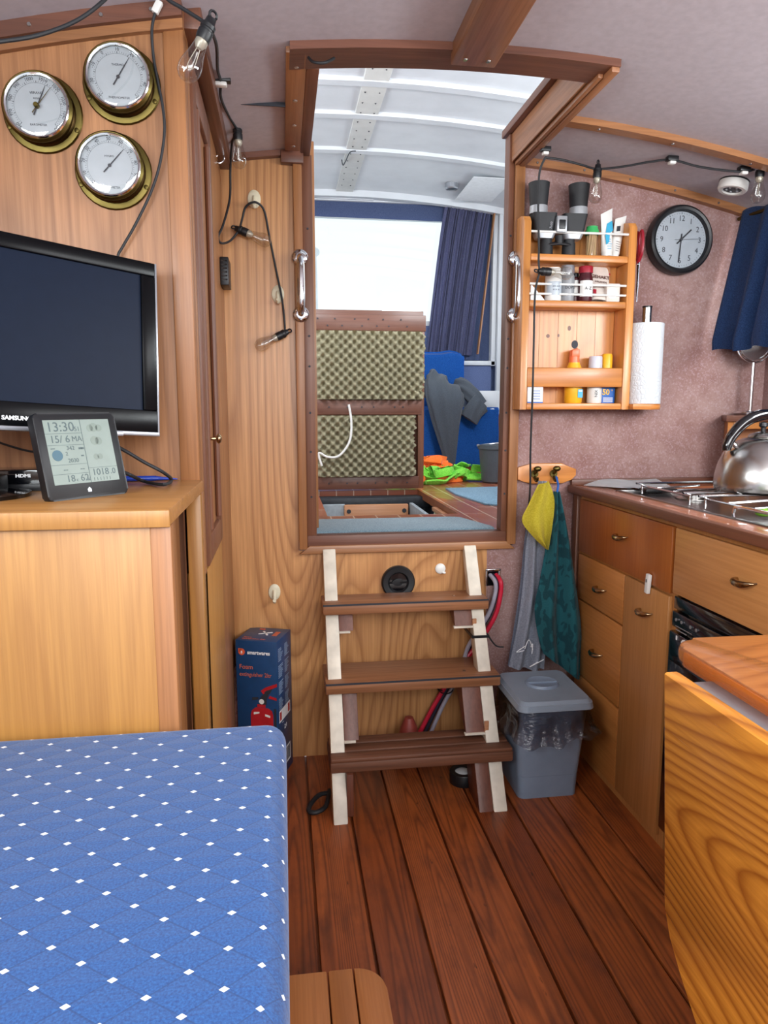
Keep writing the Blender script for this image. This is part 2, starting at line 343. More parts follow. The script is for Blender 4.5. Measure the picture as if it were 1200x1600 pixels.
def txt(bm, s, size, m, align='CENTER', ext=.0003, bold=0, sx=1):
    cu = bpy.data.curves.new('t', 'FONT'); cu.body = s; cu.size = size; cu.align_x = align; cu.align_y = 'CENTER'; cu.extrude = ext; cu.offset = bold; cu.resolution_u = 3
    o = bpy.data.objects.new('t', cu); me = bpy.data.meshes.new_from_object(o); me.transform(m @ Matrix.Diagonal((sx, 1, 1, 1))); bm.from_mesh(me)
    bpy.data.objects.remove(o); bpy.data.curves.remove(cu); bpy.data.meshes.remove(me); return bm
def fr(o, x, y):
    x, y = V(x).normalized(), V(y).normalized(); z = x.cross(y); o = V(o)
    return Matrix(((x.x, y.x, z.x, o.x), (x.y, y.y, z.y, o.y), (x.z, y.z, z.z, o.z), (0, 0, 0, 1)))
def front(x, y, z): return fr((x, y, z), (1, 0, 0), (0, 0, 1))        # faces the camera (-Y)
def side(x, y, z): return fr((x, y, z), (0, -1, 0), (0, 0, 1))        # faces -X
MAT = {}
def obj(name, bm, m, parent=None, local=False, ang=35, kind=None, label=None):
    bm.normal_update()
    try: bmesh.ops.recalc_face_normals(bm, faces=bm.faces)
    except Exception: pass
    if parent is not None:
        mp = MAT[parent.name]
        if not local: bm.transform(mp.inverted())
    me = bpy.data.meshes.new(name); bm.to_mesh(me); bm.free()
    for q in (m if isinstance(m, list) else [m]): me.materials.append(q)
    me.polygons.foreach_set('use_smooth', [True] * len(me.polygons)); me.set_sharp_from_angle(angle=math.radians(ang))
    o = bpy.data.objects.new(name, me); COL.objects.link(o)
    if parent is not None: o.parent = parent; MAT[o.name] = mp
    else: MAT[o.name] = Matrix()
    if kind: o['kind'] = kind
    if label: o['label'] = label
    return o
def struct(name, bm, m, parent=None, **kw): return obj(name, bm, m, parent, kind=None if parent else 'structure', **kw)
def thing(name, label, cat, loc=(0, 0, 0), m=None, group=None):
    m = m or Matrix.Translation(loc); o = bpy.data.objects.new(name, None); COL.objects.link(o); o.empty_display_size = .03
    o.location = m.translation; o.rotation_euler = m.to_euler(); MAT[o.name] = m
    o['label'] = label; o['category'] = cat
    if group: o['group'] = group
    return o
def solo(name, bm, m, label, cat, group=None, **kw):
    xs = [v.co for v in bm.verts]; c = V(((min(v.x for v in xs) + max(v.x for v in xs)) / 2, (min(v.y for v in xs) + max(v.y for v in xs)) / 2, min(v.z for v in xs)))
    bm.transform(Matrix.Translation(-c)); o = obj(name, bm, m, None, **kw); o.location = c; MAT[o.name] = Matrix.Translation(c)
    o['label'] = label; o['category'] = cat
    if group: o['group'] = group
    return o
def copy_tree(o, parent=None):
    c = o.copy(); COL.objects.link(c)
    if parent is not None: c.parent = parent
    MAT[c.name] = MAT[o.name]
    for ch in list(o.children): copy_tree(ch, c)
    return c
YB = 2.214
def zc(x): return 1.895 - .1224 * (x - .45) ** 2          # cabin deckhead camber
def zw(x): return 2.53 - .07 * (x - .45) ** 2             # wheelhouse deckhead camber

# ------------------------------------------------------------ the setting: saloon
b = B(); x = .053 - .1165 * 8
while x < 1.6:
    box(b, x + .0032, min(x + .1133, 1.6), -.8, YB + .03, -.03, 0, .0012, 1); x += .1165
for f in b.faces: f.material_index = 0
n0 = len(b.faces); box(b, -.9, 1.62, -.8, YB + .034, -.05, -.018)
b.faces.ensure_lookup_table()
for f in b.faces[n0:]: f.material_index = 1
struct('floor', b, [M['floor'], M['seam']])
def camber_panel(bm, x0, x1, y0, y1, fz, th=.02, n=12):
    for s in (0,):
        poly = [(x0 + (x1 - x0) * i / n, fz(x0 + (x1 - x0) * i / n)) for i in range(n + 1)]
        poly += [(px, pz + th) for px, pz in poly[::-1]]
        prism(bm, poly, fr((0, y1, 0), (1, 0, 0), (0, 0, 1)), y1 - y0)
    return bm
b = B(); camber_panel(b, -.85, .03, -.8, YB, zc); camber_panel(b, .03, .742, -.8, 1.66, zc); camber_panel(b, .742, 1.63, -.8, YB, zc)
struct('ceiling', b, M['ceil'])
# forward face of the wheelhouse bulkhead: oak to port and under the doorway, mauve paper on the galley side
def wall_poly(bm, pts, y=YB, th=.035): return prism(bm, pts, fr((0, y + th, 0), (1, 0, 0), (0, 0, 1)), th)
b = B(); wall_poly(b, [(-.85, 0), (.655, 0), (.655, .69), (.044, .69), (.044, zc(.04)), (-.2, zc(-.2)), (-.85, zc(-.85))])
struct('wall_aft', b, M['oak'])
b = B(); wall_poly(b, [(.655, 0), (1.62, 0), (1.62, zc(1.62)), (1.13, zc(1.13)), (.74, zc(.74)), (.74, .69), (.655, .69)])
o_wall = struct('wall_aft_galley', b, M['wall'])
b = B(); box(b, .66, 1.6, YB - .003, YB, 0, .622); struct('trim_1', b, M['wall'])           # lower papered board, its seam under the sill
# ship's sides with their window openings
def side_wall(bm, xa, xb, y0, y1, z0, z1, hole):
    hy0, hy1, hz0, hz1 = hole
    box(bm, xa, xb, y0, y1, z0, hz0); box(bm, xa, xb, y0, y1, hz1, z1); box(bm, xa, xb, y0, hy0, hz0, hz1); box(bm, xa, xb, hy1, y1, hz0, hz1); return bm
b = B(); side_wall(b, 1.6, 1.63, -.8, YB, 0, 1.75, (-.5, 2.05, 1.33, 1.66)); struct('wall_right', b, M['wall'])
b = B(); side_wall(b, -.85, -.82, -.8, YB, 0, 1.72, (-.5, .8, 1.28, 1.66)); struct('wall_left', b, M['oak_lock'])
def window(name, xa, y0, y1, z0, z1, m):
    b = B(); t = .025
    for s in ((y0, y1, z0, z0 + t), (y0, y1, z1 - t, z1), (y0, y0 + t, z0 + t, z1 - t), (y1 - t, y1, z0 + t, z1 - t)): box(b, xa - .02, xa + .02, *s)
    w = struct(name, b, m); g = B(); box(g, xa - .003, xa + .003, y0 + t, y1 - t, z0 + t, z1 - t); obj('pane', g, M['pane'], w); return w
window('window_2', 1.615, -.5, 2.05, 1.33, 1.66, M['oak_trimy']); window('window_3', -.835, -.5, .8, 1.28, 1.66, M['oak_trimy'])
# deckhead trims
b = B()
def camber_bar(bm, x0, x1, y0, y1, drop, fz=zc, n=10):
    poly = [(x0 + (x1 - x0) * i / n, fz(x0 + (x1 - x0) * i / n)) for i in range(n + 1)]
    poly = [(p, q - drop) for p, q in poly] + [(p, q + .002) for p, q in poly[::-1]]
    return prism(bm, poly, fr((0, y1, 0), (1, 0, 0), (0, 0, 1)), y1 - y0)
camber_bar(b, .748, 1.6, 2.19, YB, .022); struct('trim_2', b, M['oak_trimx'])
b = B(); camber_bar(b, .745, 1.6, 1.875, 1.91, .016); struct('trim_3', b, M['oak_trimx'])
b = B(); camber_bar(b, -.165, .045, 2.19, YB, .016); struct('trim_4', b, M['mahog_x'])
b = B(); box(b, -.172, -.132, 1.44, YB, zc(-.15) - .035, zc(-.15) + .01, .003); struct('trim_5', b, M['mahog_y'])
def screw(bm, p, d=(0, 0, -1), r=.006):
    p = V(p); cyl(bm, p, p + V(d) * .002, r, r * .8, 10)
b = B(); box(b, -.13, .022, 1.868, 1.871, zc(-.05) - .0045, zc(-.05) + .006); struct('trim_23', b, M['ink'])      # open deckhead seam
# hatch surround
b = B(); camber_bar(b, .03, .745, 1.578, 1.668, .016); struct('trim_6', b, M['mahog_x'])
b = B(); box(b, .022, .066, 1.60, 2.17, zc(.04) - .014, zc(.04) + .01, .003); tw = struct('trim_7', b, M['oak_trimy'])
for yy in (1.66, 1.83, 1.98, 2.13): b = B(); screw(b, (.045, yy, zc(.04) - .014)); obj('screw_head', b, M['steel'], tw)
b = B(); box(b, .066, .095, 1.668, YB, 1.862, 2.02, .002); struct('trim_8', b, M['mahog_y'])
b = B(); box(b, .01, .075, YB - .03, YB, 1.835, 1.868, .003); struct('trim_9', b, M['mahog_x'])
b = B(); box(b, .705, .735, 1.668, 2.245, 1.872, 1.957, .002); struct('trim_10', b, M['oak_trimy'])                         # starboard hatch coaming
b = B(); box(b, .688, .735, 1.668, 2.262, 1.957, 1.980, .003); struct('trim_11', b, M['mahog_y'])
b = B(); box(b, .702, .712, 1.62, 2.2, 1.872, 1.885, .002); box(b, .712, .724, 1.62, 2.2, 1.862, 1.88, .002); box(b, .726, .745, 1.582, YB, zc(.74) - .026, zc(.74) + .004, .003); struct('trim_12', b, M['oak_trimy'])
b = B(); box(b, .37, .468, -.5, 1.6, zc(.42) - .038, zc(.42) + .01, .004); bm_ = struct('trim_13', b, M['oak_trimy'])    # king plank under the deckhead
for xx in (.395, .445): b = B(); screw(b, (xx, 1.57, zc(.42) - .038)); obj('screw_head', b, M['steel'], bm_)
for xx in (.78, .93, 1.08, 1.23, 1.38): b = B(); screw(b, (xx, 2.19, zc(xx) - .012), (0, -1, 0), .004); obj('screw_head', b, M['steel'], bpy.data.objects['trim_2'])
for xx in (.84, 1.05, 1.28): b = B(); screw(b, (xx, 1.893, zc(xx) - .016), r=.005); obj('screw_head', b, M['steel'], bpy.data.objects['trim_3'])

# doorway to the wheelhouse: trim, jambs, sill, the leaf folded back
b = B()
prism(b, [(.044, .68), (.746, .68), (.714, .706), (.076, .706)], front(0, YB, 0), .018, .003)
d = struct('door_1', b, M['oak_trimx'])
for x0, x1 in ((.044, .070), (.716, .746)):
    b = B(); box(b, x0, x1, YB - .018, YB, .695, 1.866, .003); obj('architrave', b, M['oak_trim'], d)
b = B(); box(b, .070, .100, YB - .006, 2.30, .735, 1.866, .002); obj('jamb', b, M['mahog_z'], d)
b = B(); box(b, .698, .716, YB - .006, 2.255, .735, 1.955, .002); obj('jamb', b, M['mahog_z'], d)
b = B(); box(b, .070, .716, YB - .01, 2.245, .69, .738, .003); obj('sill', b, M['mahog_x'], d, label='dark worn sill board')
b = B()
for xx in (.085, .7075):
    for zz in (.86, 1.0, 1.12, 1.26, 1.35, 1.66): screw(b, (xx, YB - .006, zz), (0, -1, 0), .0035)
obj('screw_head', b, M['ink'], d)
b = B(); box(b, .086, .1115, 2.31, 2.62, .745, 1.94, .002); d2 = struct('door_2', b, M['oak_trim'])      # open leaf seen on edge
for zz in (1.775, .86):
    b = B(); box(b, .088, .098, 2.306, 2.31, zz - .045, zz + .045); cyl(b, (.089, 2.306, zz - .045), (.089, 2.306, zz + .045), .004, n=8); obj('hinge', b, M['brass'], d2, label='brass butt hinge')

# ------------------------------------------------------------ the setting: wheelhouse beyond the doorway
ZF = .735
b = B()
for s in ((-.7, .16, 2.25, 5.0), (.66, 1.5, 2.25, 5.0), (.16, .66, 2.25, 2.63), (.16, .66, 3.46, 5.0)): box(b, s[0], s[1], s[2], s[3], ZF - .025, ZF)
struct('floor_wheelhouse', b, M['tiles'])
b = B(); camber_panel(b, -.75, 1.55, 1.3, 5.0, zw, .03); struct('ceiling_wheelhouse', b, M['wh_white'])
b = B()
for yy, hh in ((2.75, .018), (3.25, .018), (3.60, .018), (4.07, .018), (4.82, .04)): camber_bar(b, -.7, 1.5, yy - .025, yy + .025, hh, zw)
struct('trim_14', b, M['wh_white'])
b = B(); box(b, .37, .48, 1.4, 4.85, zw(.42) - .014, zw(.42) + .005, .003); tr_ = struct('trim_15', b, M['wh_batten'])
b = B()
for yy in [2.9 + .11 * i for i in range(17)]:
    for xx in (.395, .455): cyl(b, (xx + random.uniform(-.008, .008), yy, zw(.42) - .016), (xx, yy, zw(.42) - .01), .0035, n=6)
obj('screw_head', b, M['ink'], tr_)
b = B(); box(b, -.7, 1.5, 4.86, 4.9, 2.48, 2.52, .003); box(b, .25, .62, 4.84, 4.87, 2.485, 2.535, .003); struct('trim_16', b, M['wh_white'])
# far wall with the windscreen
b = B()
for s in ((-.75, -.3, ZF, 2.6), (1.14, 1.55, ZF, 2.6), (-.3, 1.14, ZF, 1.70), (-.3, 1.14, 2.42, 2.6)): box(b, s[0], s[1], 4.92, 4.96, s[2], s[3])
struct('wall_wheelhouse_far', b, M['valance'])
b = B()
for s in ((-.3, 1.14, 1.70, 1.73), (-.3, 1.14, 2.39, 2.42), (-.3, -.27, 1.73, 2.39), (1.11, 1.14, 1.73, 2.39)): box(b, s[0], s[1], 4.915, 4.965, s[2], s[3])
w = struct('window_1', b, M['wh_white']); b = B(); box(b, -.27, 1.11, 4.938, 4.944, 1.73, 2.39); obj('pane', b, M['pane'], w)
b = B(); side_wall(b, 1.5, 1.54, 2.25, 4.96, ZF, 2.55, (2.5, 4.7, 1.55, 2.32)); struct('wall_wheelhouse_right', b, M['wh_white'])
b = B(); side_wall(b, -.75, -.71, 2.25, 4.96, ZF, 2.55, (2.5, 4.7, 1.55, 2.32)); struct('wall_wheelhouse_left', b, M['wh_white'])
window('window_4', 1.52, 2.5, 4.7, 1.55, 2.32, M['wh_white']); window('window_5', -.73, 2.5, 4.7, 1.55, 2.32, M['wh_white'])
b = B(); side_wall(b, 0, 0, 0, 0, 0, 0, (0, 0, 0, 0)) if 0 else None; [box(b, xa, xb, 2.25, 2.29, za, zb) for xa, xb, za, zb in ((-.75, .07, ZF, 2.0), (-.75, .07, 2.4, 2.55), (-.75, -.68, 2.0, 2.4), (-.02, .07, 2.0, 2.4), (.745, 1.6, ZF, 1.90), (1.0, 1.6, 2.4, 2.55), (1.0, 1.05, 1.9, 2.4), (1.05, 1.6, 1.9, 2.0), (1.47, 1.6, 2.0, 2.4))];  struct('wall_wheelhouse_near', b, M['wh_white'])
b = B(); box(b, 1.432, 1.462, 4.84, 4.92, 1.43, 2.48, .003); box(b, 1.462, 1.5, 4.80, 4.84, 1.2, 2.48, .003); struct('trim_17', b, M['wh_white'])
b = B(); box(b, 1.24, 1.5, 4.84, 4.92, 1.432, 1.462, .003); struct('trim_18', b, M['wh_white'])
# engine space under the open hatch
b = B(); box(b, .1, .72, 2.55, 3.5, .38, .40); box(b, .1, .12, 2.55, 3.5, .4, .71); box(b, .70, .72, 2.55, 3.5, .4, .71); box(b, .12, .70, 2.55, 2.57, .4, .71); box(b, .12, .70, 3.48, 3.5, .4, .71); struct('floor_engine_space', b, M['bilge_dk'])
b = B(); box(b, .14, .70, 3.33, 3.40, .665, .715, .004); struct('trim_19', b, M['bilge_dk'])
b = B(); box(b, .12, .275, 3.20, 3.23, .42, .70); struct('wall_engine_space', b, M['bilge'])
b = B(); box(b, .27, .565, 3.18, 3.21, .50, .700, .004); q = struct('trim_20', b, M['tan_ply']); b = B()
for xx in (.29, .545): cyl(b, (xx, 3.178, .672), (xx, 3.18, .672), .010, n=12)
obj('bolt_hole', b, M['bilge_dk'], q)
b = B(); box(b, .572, .59, 2.7, 3.2, .64, .705, .003); box(b, .59, .62, 2.7, 3.2, .64, .65, .002); struct('trim_21', b, M['bilge'])
b = B(); box(b, .66, .664, 2.63, 3.46, .70, ZF + .0005); struct('trim_22', b, M['whwood'])

# ------------------------------------------------------------ wheelhouse things
t = thing('engine_hatch', 'raised mahogany engine hatch lid lined with egg-crate foam, standing upright beyond the doorway', 'hatch', (.42, 3.45, ZF))
for nm, s, m in (('frame_rail', (.15, .690, 1.50, 1.575), 'mahog_x'), ('frame_rail', (.15, .672, 1.105, 1.175), 'mahog_x'), ('frame_rail', (.15, .660, .745, .805), 'mahog_x'), ('frame_stile', (.655, .685, .745, 1.575), 'mahog_z')):
    b = B(); box(b, s[0], s[1], 3.43 if nm == 'frame_rail' else 3.4345, 3.4695, s[2], s[3], .003); obj(nm, b, M[m], t)
b = B(); box(b, .13, .685, 3.47, 3.49, .745, 1.60, .002); obj('back_board', b, M['mahog_x'], t)
for zz in (1.553, 1.522, 1.142, .775):
    for i in range(6):
        xx = .19 + .075 * i + random.uniform(-.02, .02) + (.03 if zz < 1.53 else 0); b = B(); cyl(b, (xx, 3.427, zz), (xx, 3.432, zz), .004, n=6); obj('nail_head', b, M['ink'], t)
def foam(z0, z1, x1, seed):
    rnd = random.Random(seed); ed = [rnd.uniform(-.012, .008) for _ in range(40)]
    pitch = .043; nz_ = int((z1 - z0) / pitch * 9); nx_ = int((x1 - .16) / pitch * 9)
    def fn(u, v):
        e = ed[int(v * 38)] * (1 - (v * 38) % 1) + ed[int(v * 38) + 1] * ((v * 38) % 1)
        x = .16 + u * (x1 + e - .16 - .02 * v * 0); z = z0 + v * (z1 - z0)
        a, c = x / pitch * PI * 2, z / pitch * PI * 2
        h = .5 + .5 * math.cos(a) * math.cos(c)
        return V((x, 3.435 - .002 - .042 * h ** .9 * (1 if .02 < u < .98 else .4), z))
    return sheet(B(), fn, nx_, nz_, .008)
obj('foam_panel', foam(1.178, 1.498, .682, 3), M['foam'], t, ang=80, label='upper cream egg-crate foam panel')
obj('foam_panel', foam(.808, 1.102, .640, 5), M['foam'], t, ang=80, label='lower cream egg-crate foam panel')
b = B(); tube(b, [at(x, y, 'Y', 3.38) for x, y in ((545, 632), (549, 660), (546, 690), (530, 712), (512, 714), (500, 708), (498, 712), (503, 728))], .0055, 8); obj('pull_cord', b, M['whitep'], t, label='white pull cord')

def wcurtain(x0t, x1t, x0b, x1b, zt, zb, y, folds, amp):
    def fn(u, v):
        e = v ** .8
        xa = x0t + (x0b - x0t) * e; xb = x1t + (x1b - x1t) * e
        ph_ = u * folds * 2 * PI + .8 * math.sin(3 * v + u * 9)
        return V((xa + (xb - xa) * u + .006 * math.sin(u * 31 + v * 2), y + amp * math.sin(ph_) + amp * .5 * math.sin(ph_ * 1.7 + 1) + .02 * v, zt + (zb - zt) * v))
    return fn
t = thing('curtain', 'gathered purple-grey curtain hanging beside the wheelhouse windscreen', 'curtain', (1.2, 4.84, 1.5))
obj('drape', sheet(B(), wcurtain(1.10, 1.425, .975, 1.29, 2.485, 1.50, 4.84, 17, .010), 240, 30, .004), M['curtain2'], t, ang=80)
b = B(); tube(b, [(1.08, 4.85, 2.49), (1.45, 4.85, 2.49)], .006, k=1); obj('curtain_rail', b, M['wh_white'], t)
b = B(); sheet(b, lambda u, v: V((-.35 + u * 1.5, 4.885 - .003 * math.sin(u * 40), 2.485 - v * (.10 + .008 * u))), 60, 6, .004)
solo('valance', b, M['valance'], 'flat slate-blue valance strip above the bright windscreen', 'curtain')
b = B(); sheet(b, lambda u, v: V((1.25 + u * .19, 4.895 + .004 * math.sin(u * 20), 2.47 - v * 1.0)), 20, 10, .004)
solo('side_blind', b, M['valance'], 'plain slate-blue blind between the gathered curtain and the white post', 'blind')
b = B(); box(b, 1.428, 1.436, 4.80, 4.835, 1.5, 2.48); b.transform(Matrix.Translation((1.43, 0, 2.48)) @ Matrix.Rotation(math.radians(6), 4, 'Y') @ Matrix.Translation((-1.43, 0, -2.48)))
solo('curtain_batten', b, M['oak_trim'], 'thin brown wooden batten along the edge of the gathered curtain', 'batten')
b = B(); box(b, 1.2, 1.44, 4.86, 4.9, 1.25, 1.43); solo('corner_board', b, M['valance'], 'low slate-blue panel under the white rail in the wheelhouse corner', 'panel')
t = thing('helm_seat', 'wheelhouse bench seat on a brown wooden base, under blue towels', 'seat', (1.1, 4.65, ZF))
b = B(); box(b, .62, 1.40, 4.46, 4.88, ZF, 1.10, .004); obj('base', b, M['whwood'], t)
b = B(); box(b, .62, 1.40, 4.44, 4.88, 1.10, 1.14, .015, 3); obj('seat', b, M['wh_white'], t)
b = B(); box(b, .72, 1.215, 4.74, 4.84, 1.12, 1.50, .03, 3); obj('backrest', b, M['bluetowel'], t)
b = B(); box(b, 1.2, 1.44, 4.5, 4.9, 1.10, 1.25, .006); obj('side_locker', b, M['wh_white'], t, label='white side locker')
def tow(u, v):
    s = v * .62; x = .74 + u * .635 + .005 * math.sin(v * 9)
    if s < .25: y, z = 4.70 - s, 1.146
    else: y, z = 4.432 - .006 * math.sin(u * 25), 1.146 - (s - .25)
    if s < .25 and s > .24: z -= .003
    return V((x, y, z - .01 * u * (v > .9)))
b = sheet(B(), tow, 40, 30, .006); solo('towel', b, M['bluetowel'], 'bright blue towel hanging over the front of the wheelhouse seat', 'towel')
b = B(); sheet(b, lambda u, v: V((.74 + u * .47, 4.735 - .02 * math.sin(min(1, max(0, (v - .02) * 12)) * PI / 2) + (.06 if v < .06 else 0) + .003 * math.sin(u * 16), 1.515 - v * .35 + .012 * math.exp(-((u - .82) / .1) ** 2) - .02 * max(0, u - .93) * 8)), 34, 30, .008)
solo('towel', b, M['bluetowel'], 'bright blue towel draped over the backrest of the wheelhouse seat', 'towel')
def leg(bm, pts, w, seed, n=26, folds=5):
    P = spline(pts, 6); rnd = random.Random(seed); o = rnd.uniform(0, 6)
    x = V((1, 0, 0)); rings = []
    for i, p in enumerate(P):
        f = i / (len(P) - 1); tdir = (P[min(i + 1, len(P) - 1)] - P[max(i - 1, 0)]).normalized(); yv = tdir.cross(V((0, 1, 0)))
        yv = yv.normalized() if yv.length > .05 else V((1, 0, 0)); q = tdir.cross(yv).normalized(); ww = w(f)
        rings.append([bm.verts.new(p + yv * ww * math.cos(a) * (1 + .07 * math.sin(folds * a + o + f * 5)) + q * ww * .42 * math.sin(a) * (1 + .22 * math.sin(folds * a + o + f * 4))) for a in [2 * PI * j / n for j in range(n)]])
    for a, c in zip(rings, rings[1:]):
        for j in range(n): bm.faces.new((a[j], a[(j + 1) % n], c[(j + 1) % n], c[j]))
    bm.faces.new(rings[0][::-1]); bm.faces.new(rings[-1])
b = B()
leg(b, [at(690, 603, 'Y', 4.60), at(694, 607, 'Y', 4.46), at(696, 625, 'Y', 4.38), at(698, 660, 'Y', 4.355), at(701, 695, 'Y', 4.345), at(704, 728, 'Y', 4.34)], lambda f: .125 - .02 * f if f < .4 else .117 - (f - .4) * .155, 1, 40, 7)
leg(b, [at(712, 602, 'Y', 4.62), at(724, 606, 'Y', 4.52), at(738, 618, 'Y', 4.43), at(750, 634, 'Y', 4.40)], lambda f: .060 - .012 * f, 4, 30, 6)
leg(b, [at(752, 630, 'Y', 4.40), at(742, 640, 'Y', 4.38), at(732, 655, 'Y', 4.375)], lambda f: .062, 8, 30, 6)
leg(b, [at(660, 606, 'Y', 4.60), at(678, 608, 'Y', 4.52), at(700, 606, 'Y', 4.50)], lambda f: .055 + .02 * f, 6, 30, 6)
solo('trousers', b, M['trouser'], 'dark grey trousers thrown over the blue wheelhouse seat, one leg hanging down', 'trousers', ang=80)
t = thing('bucket', 'dark grey plastic bucket on the wheelhouse floor beside the doormat', 'bucket', (1.145, 3.74, ZF))
b = B(); lathe(b, [(0, .003), (.065, 0), (.075, .01), (.093, .185), (.099, .185), (.099, .205), (.09, .205), (.071, .02), (0, .015)]); obj('body', b, M['bucket'], t, local=True)
b = B(); tube(b, [(.10 * math.cos(a), .10 * math.sin(a), .205 + .006 * math.sin(a * 2)) for a in [PI * i / 12 for i in range(13)]], .006, k=2); obj('handle', b, M['silver'], t, local=True, label='pale grey handle')
def crumple(bm, seed, c, r, n, w):
    rnd = random.Random(seed)
    for i in range(n):
        a = rnd.uniform(0, 6.28); p = V((c[0] + r[0] * rnd.uniform(-.8, .5) * math.cos(a), c[1] + r[1] * rnd.uniform(-.5, .5), c[2] + rnd.uniform(.015, r[2])))
        pts = [p]
        for j in range(5): p = p + V((rnd.uniform(-.09, .09), rnd.uniform(-.05, .05), rnd.uniform(-.035, .025))); p.z = max(c[2] + .014, min(c[2] + r[2] + .02, p.z)); pts.append(p)
        P = spline(pts, 5); x0 = V((rnd.uniform(-1, 1), rnd.uniform(-1, 1), rnd.uniform(.2, 1))).normalized(); prev = None
        for k2, q in enumerate(P):
            tt = (P[min(k2 + 1, len(P) - 1)] - P[max(k2 - 1, 0)]).normalized(); xx = (x0 + V((math.sin(k2 * .5), math.cos(k2 * .4), 0)) * .4); xx = (xx - tt * xx.dot(tt)).normalized(); yy = tt.cross(xx)
            cur = [bm.verts.new(q + xx * w * sx + yy * .004 * sy) for sx, sy in ((-1, -1), (0, -3), (1, -1), (1, 1), (0, 0), (-1, 1))]
            if prev:
                for j in range(6): bm.faces.new((prev[j], prev[(j + 1) % 6], cur[(j + 1) % 6], cur[j]))
            prev = cur
b = B(); crumple(b, 11, (.83, 3.86, ZF), (.22, .09, .10), 12, .024); solo('orange_vest', b, M['orangecl'], 'crumpled orange fabric heaped on the wheelhouse floor under the trousers', 'clothing', ang=60)
b = B(); crumple(b, 5, (.90, 3.82, ZF), (.26, .10, .075), 16, .022)
tube(b, [(1.0, 3.84, ZF + .02), (1.08, 3.88, ZF + .03), (1.13, 3.86, ZF + .02), (1.10, 3.80, ZF + .015), (1.0, 3.80, ZF + .02)], .011)
solo('lime_vest', b, M['limecl'], 'crumpled lime green fabric heaped on the wheelhouse floor with a loose loop', 'clothing', ang=60)
b = B(); prism(b, [(.08, 2.255), (.69, 2.255), (.69, 2.29), (.635, 2.49), (.60, 2.51), (.08, 2.51)], Matrix.Translation((0, 0, ZF)), .008, .002)
solo('doormat', b, M['matblue'], 'grey-blue doormat lying just inside the wheelhouse doorway', 'mat')
b = B()
pts = [(.80, 3.45), (.79, 3.2), (.83, 2.85), (.95, 2.72), (1.1, 2.72), (1.16, 2.9), (1.16, 3.48)]
prism(b, pts, Matrix.Translation((0, 0, ZF)), .008, .002)
solo('doormat', b, M['matrib'], 'blue ribbed doormat on the tiled floor in front of the bucket', 'mat')
b = B(); box(b, 1.03, 1.045, 3.0, 3.35, ZF, ZF + .16, .002); b.transform(Matrix.Translation((.115, 0, 0)))
solo('leaning_board', b, M['oak_trim'], 'brown board standing on edge beside the ribbed doormat and bucket', 'board')
t = thing('ceiling_light', 'small round grey spotlight on the wheelhouse ceiling', 'light', (1.06, 4.50, zw(1.06)))
b = B(); lathe(b, [(0, 0), (.042, 0), (.042, -.028), (.036, -.034), (.03, -.034), (.03, -.026), (0, -.026)]); obj('housing', b, M['silver'], t, local=True)
b = B(); lathe(b, [(0, -.030), (.029, -.030), (.029, -.0265), (0, -.0265)]); obj('lens', b, M['bucket'], t, local=True)
b = B(); prism(b, [(1.13, 4.25), (1.42, 4.25), (1.42, 4.72), (1.13, 4.72)], Matrix.Translation((0, 0, zw(1.28) - .012)), .002)
solo('paper_sheet', b, M['paper'], 'pale sheet of paper fixed to the wheelhouse ceiling beside the spotlight', 'paper')
b = B(); tube(b, [at(x, y, 'Z', 2.50) for x, y in ((556, 236), (547, 238), (540, 252), (536, 258), (534, 250))], .003); solo('wire_hook', b, M['ink'], 'thin wire hook hanging from the white wheelhouse ceiling batten', 'hook')
t = thing('mooring_post', 'pale post with a round cap outside the wheelhouse windscreen', 'post', (.47, 9, -1))
b = B(); cyl(b, (.47, 9, -1), (.40, 9, 3.0), .05); obj('shaft', b, M['wh_white'], t)
b = B(); sph(b, (.40, 9, 3.02), .09, 1, 1, .7); obj('cap', b, M['wh_white'], t)
t = thing('brush', 'brush with pale bristles lying at the edge of the engine hatch opening', 'brush', (.64, 2.85, .66))
b = B(); box(b, .636, .658, 2.7, 3.0, .694, .712, .003); obj('stock', b, M['tan_ply'], t)
b = B()
for i in range(24): cyl(b, (.640 + random.uniform(0, .012), 2.72 + i * .011, .696), (.632 + random.uniform(0, .012), 2.72 + i * .011, .66), .005, .003, 5)
obj('bristles', b, M['foam'], t, kind='stuff')

# ------------------------------------------------------------ port side: tall locker
XL, YG = -.163, 1.43
t = thing('tall_locker', 'tall oak locker with brass instruments on its face, from deckhead to floor', 'locker', (-.4, 1.8, 0))
b = B(); wall_poly(b, [(-.8, .97), (-.198, .97), (-.198, zc(-.198)), (-.45, zc(-.45)), (-.8, zc(-.8))], YG, .02); obj('front_panel', b, M['oak_lock'], t)
b = B(); box(b, -.2, XL, YG - .004, 1.47, .97, zc(-.18), .003); obj('corner_post', b, M['oak_trim'], t)
b = B(); box(b, -.8, -.198, YG, 1.45, 0, .97); obj('lower_panel', b, M['dark_in'], t)
b = B(); box(b, -.18, XL, 1.47, 1.50, 0, zc(-.17), .002); obj('door_stile', b, M['oak_trim'], t)
b = B(); box(b, -.2, XL, 1.86, YB, 0, zc(-.18), .002); obj('side_panel', b, M['oak_trim'], t)
b = B(); box(b, -.2, XL, 1.47, 1.86, 0, .795, .002); obj('side_panel', b, M['oak_desk'], t)
b = B(); box(b, -.2, -.185, 1.5, 1.86, .8, zc(-.18)); obj('side_panel', b, M['dark_in'], t)
dd = None
b = B(); box(b, -.178, -.158, 1.508, 1.565, .80, 1.80, .004); box(b, -.178, -.158, 1.795, 1.85, .80, 1.80, .004); box(b, -.178, -.158, 1.565, 1.795, .80, .86, .004); box(b, -.178, -.158, 1.565, 1.795, 1.74, 1.80, .004)
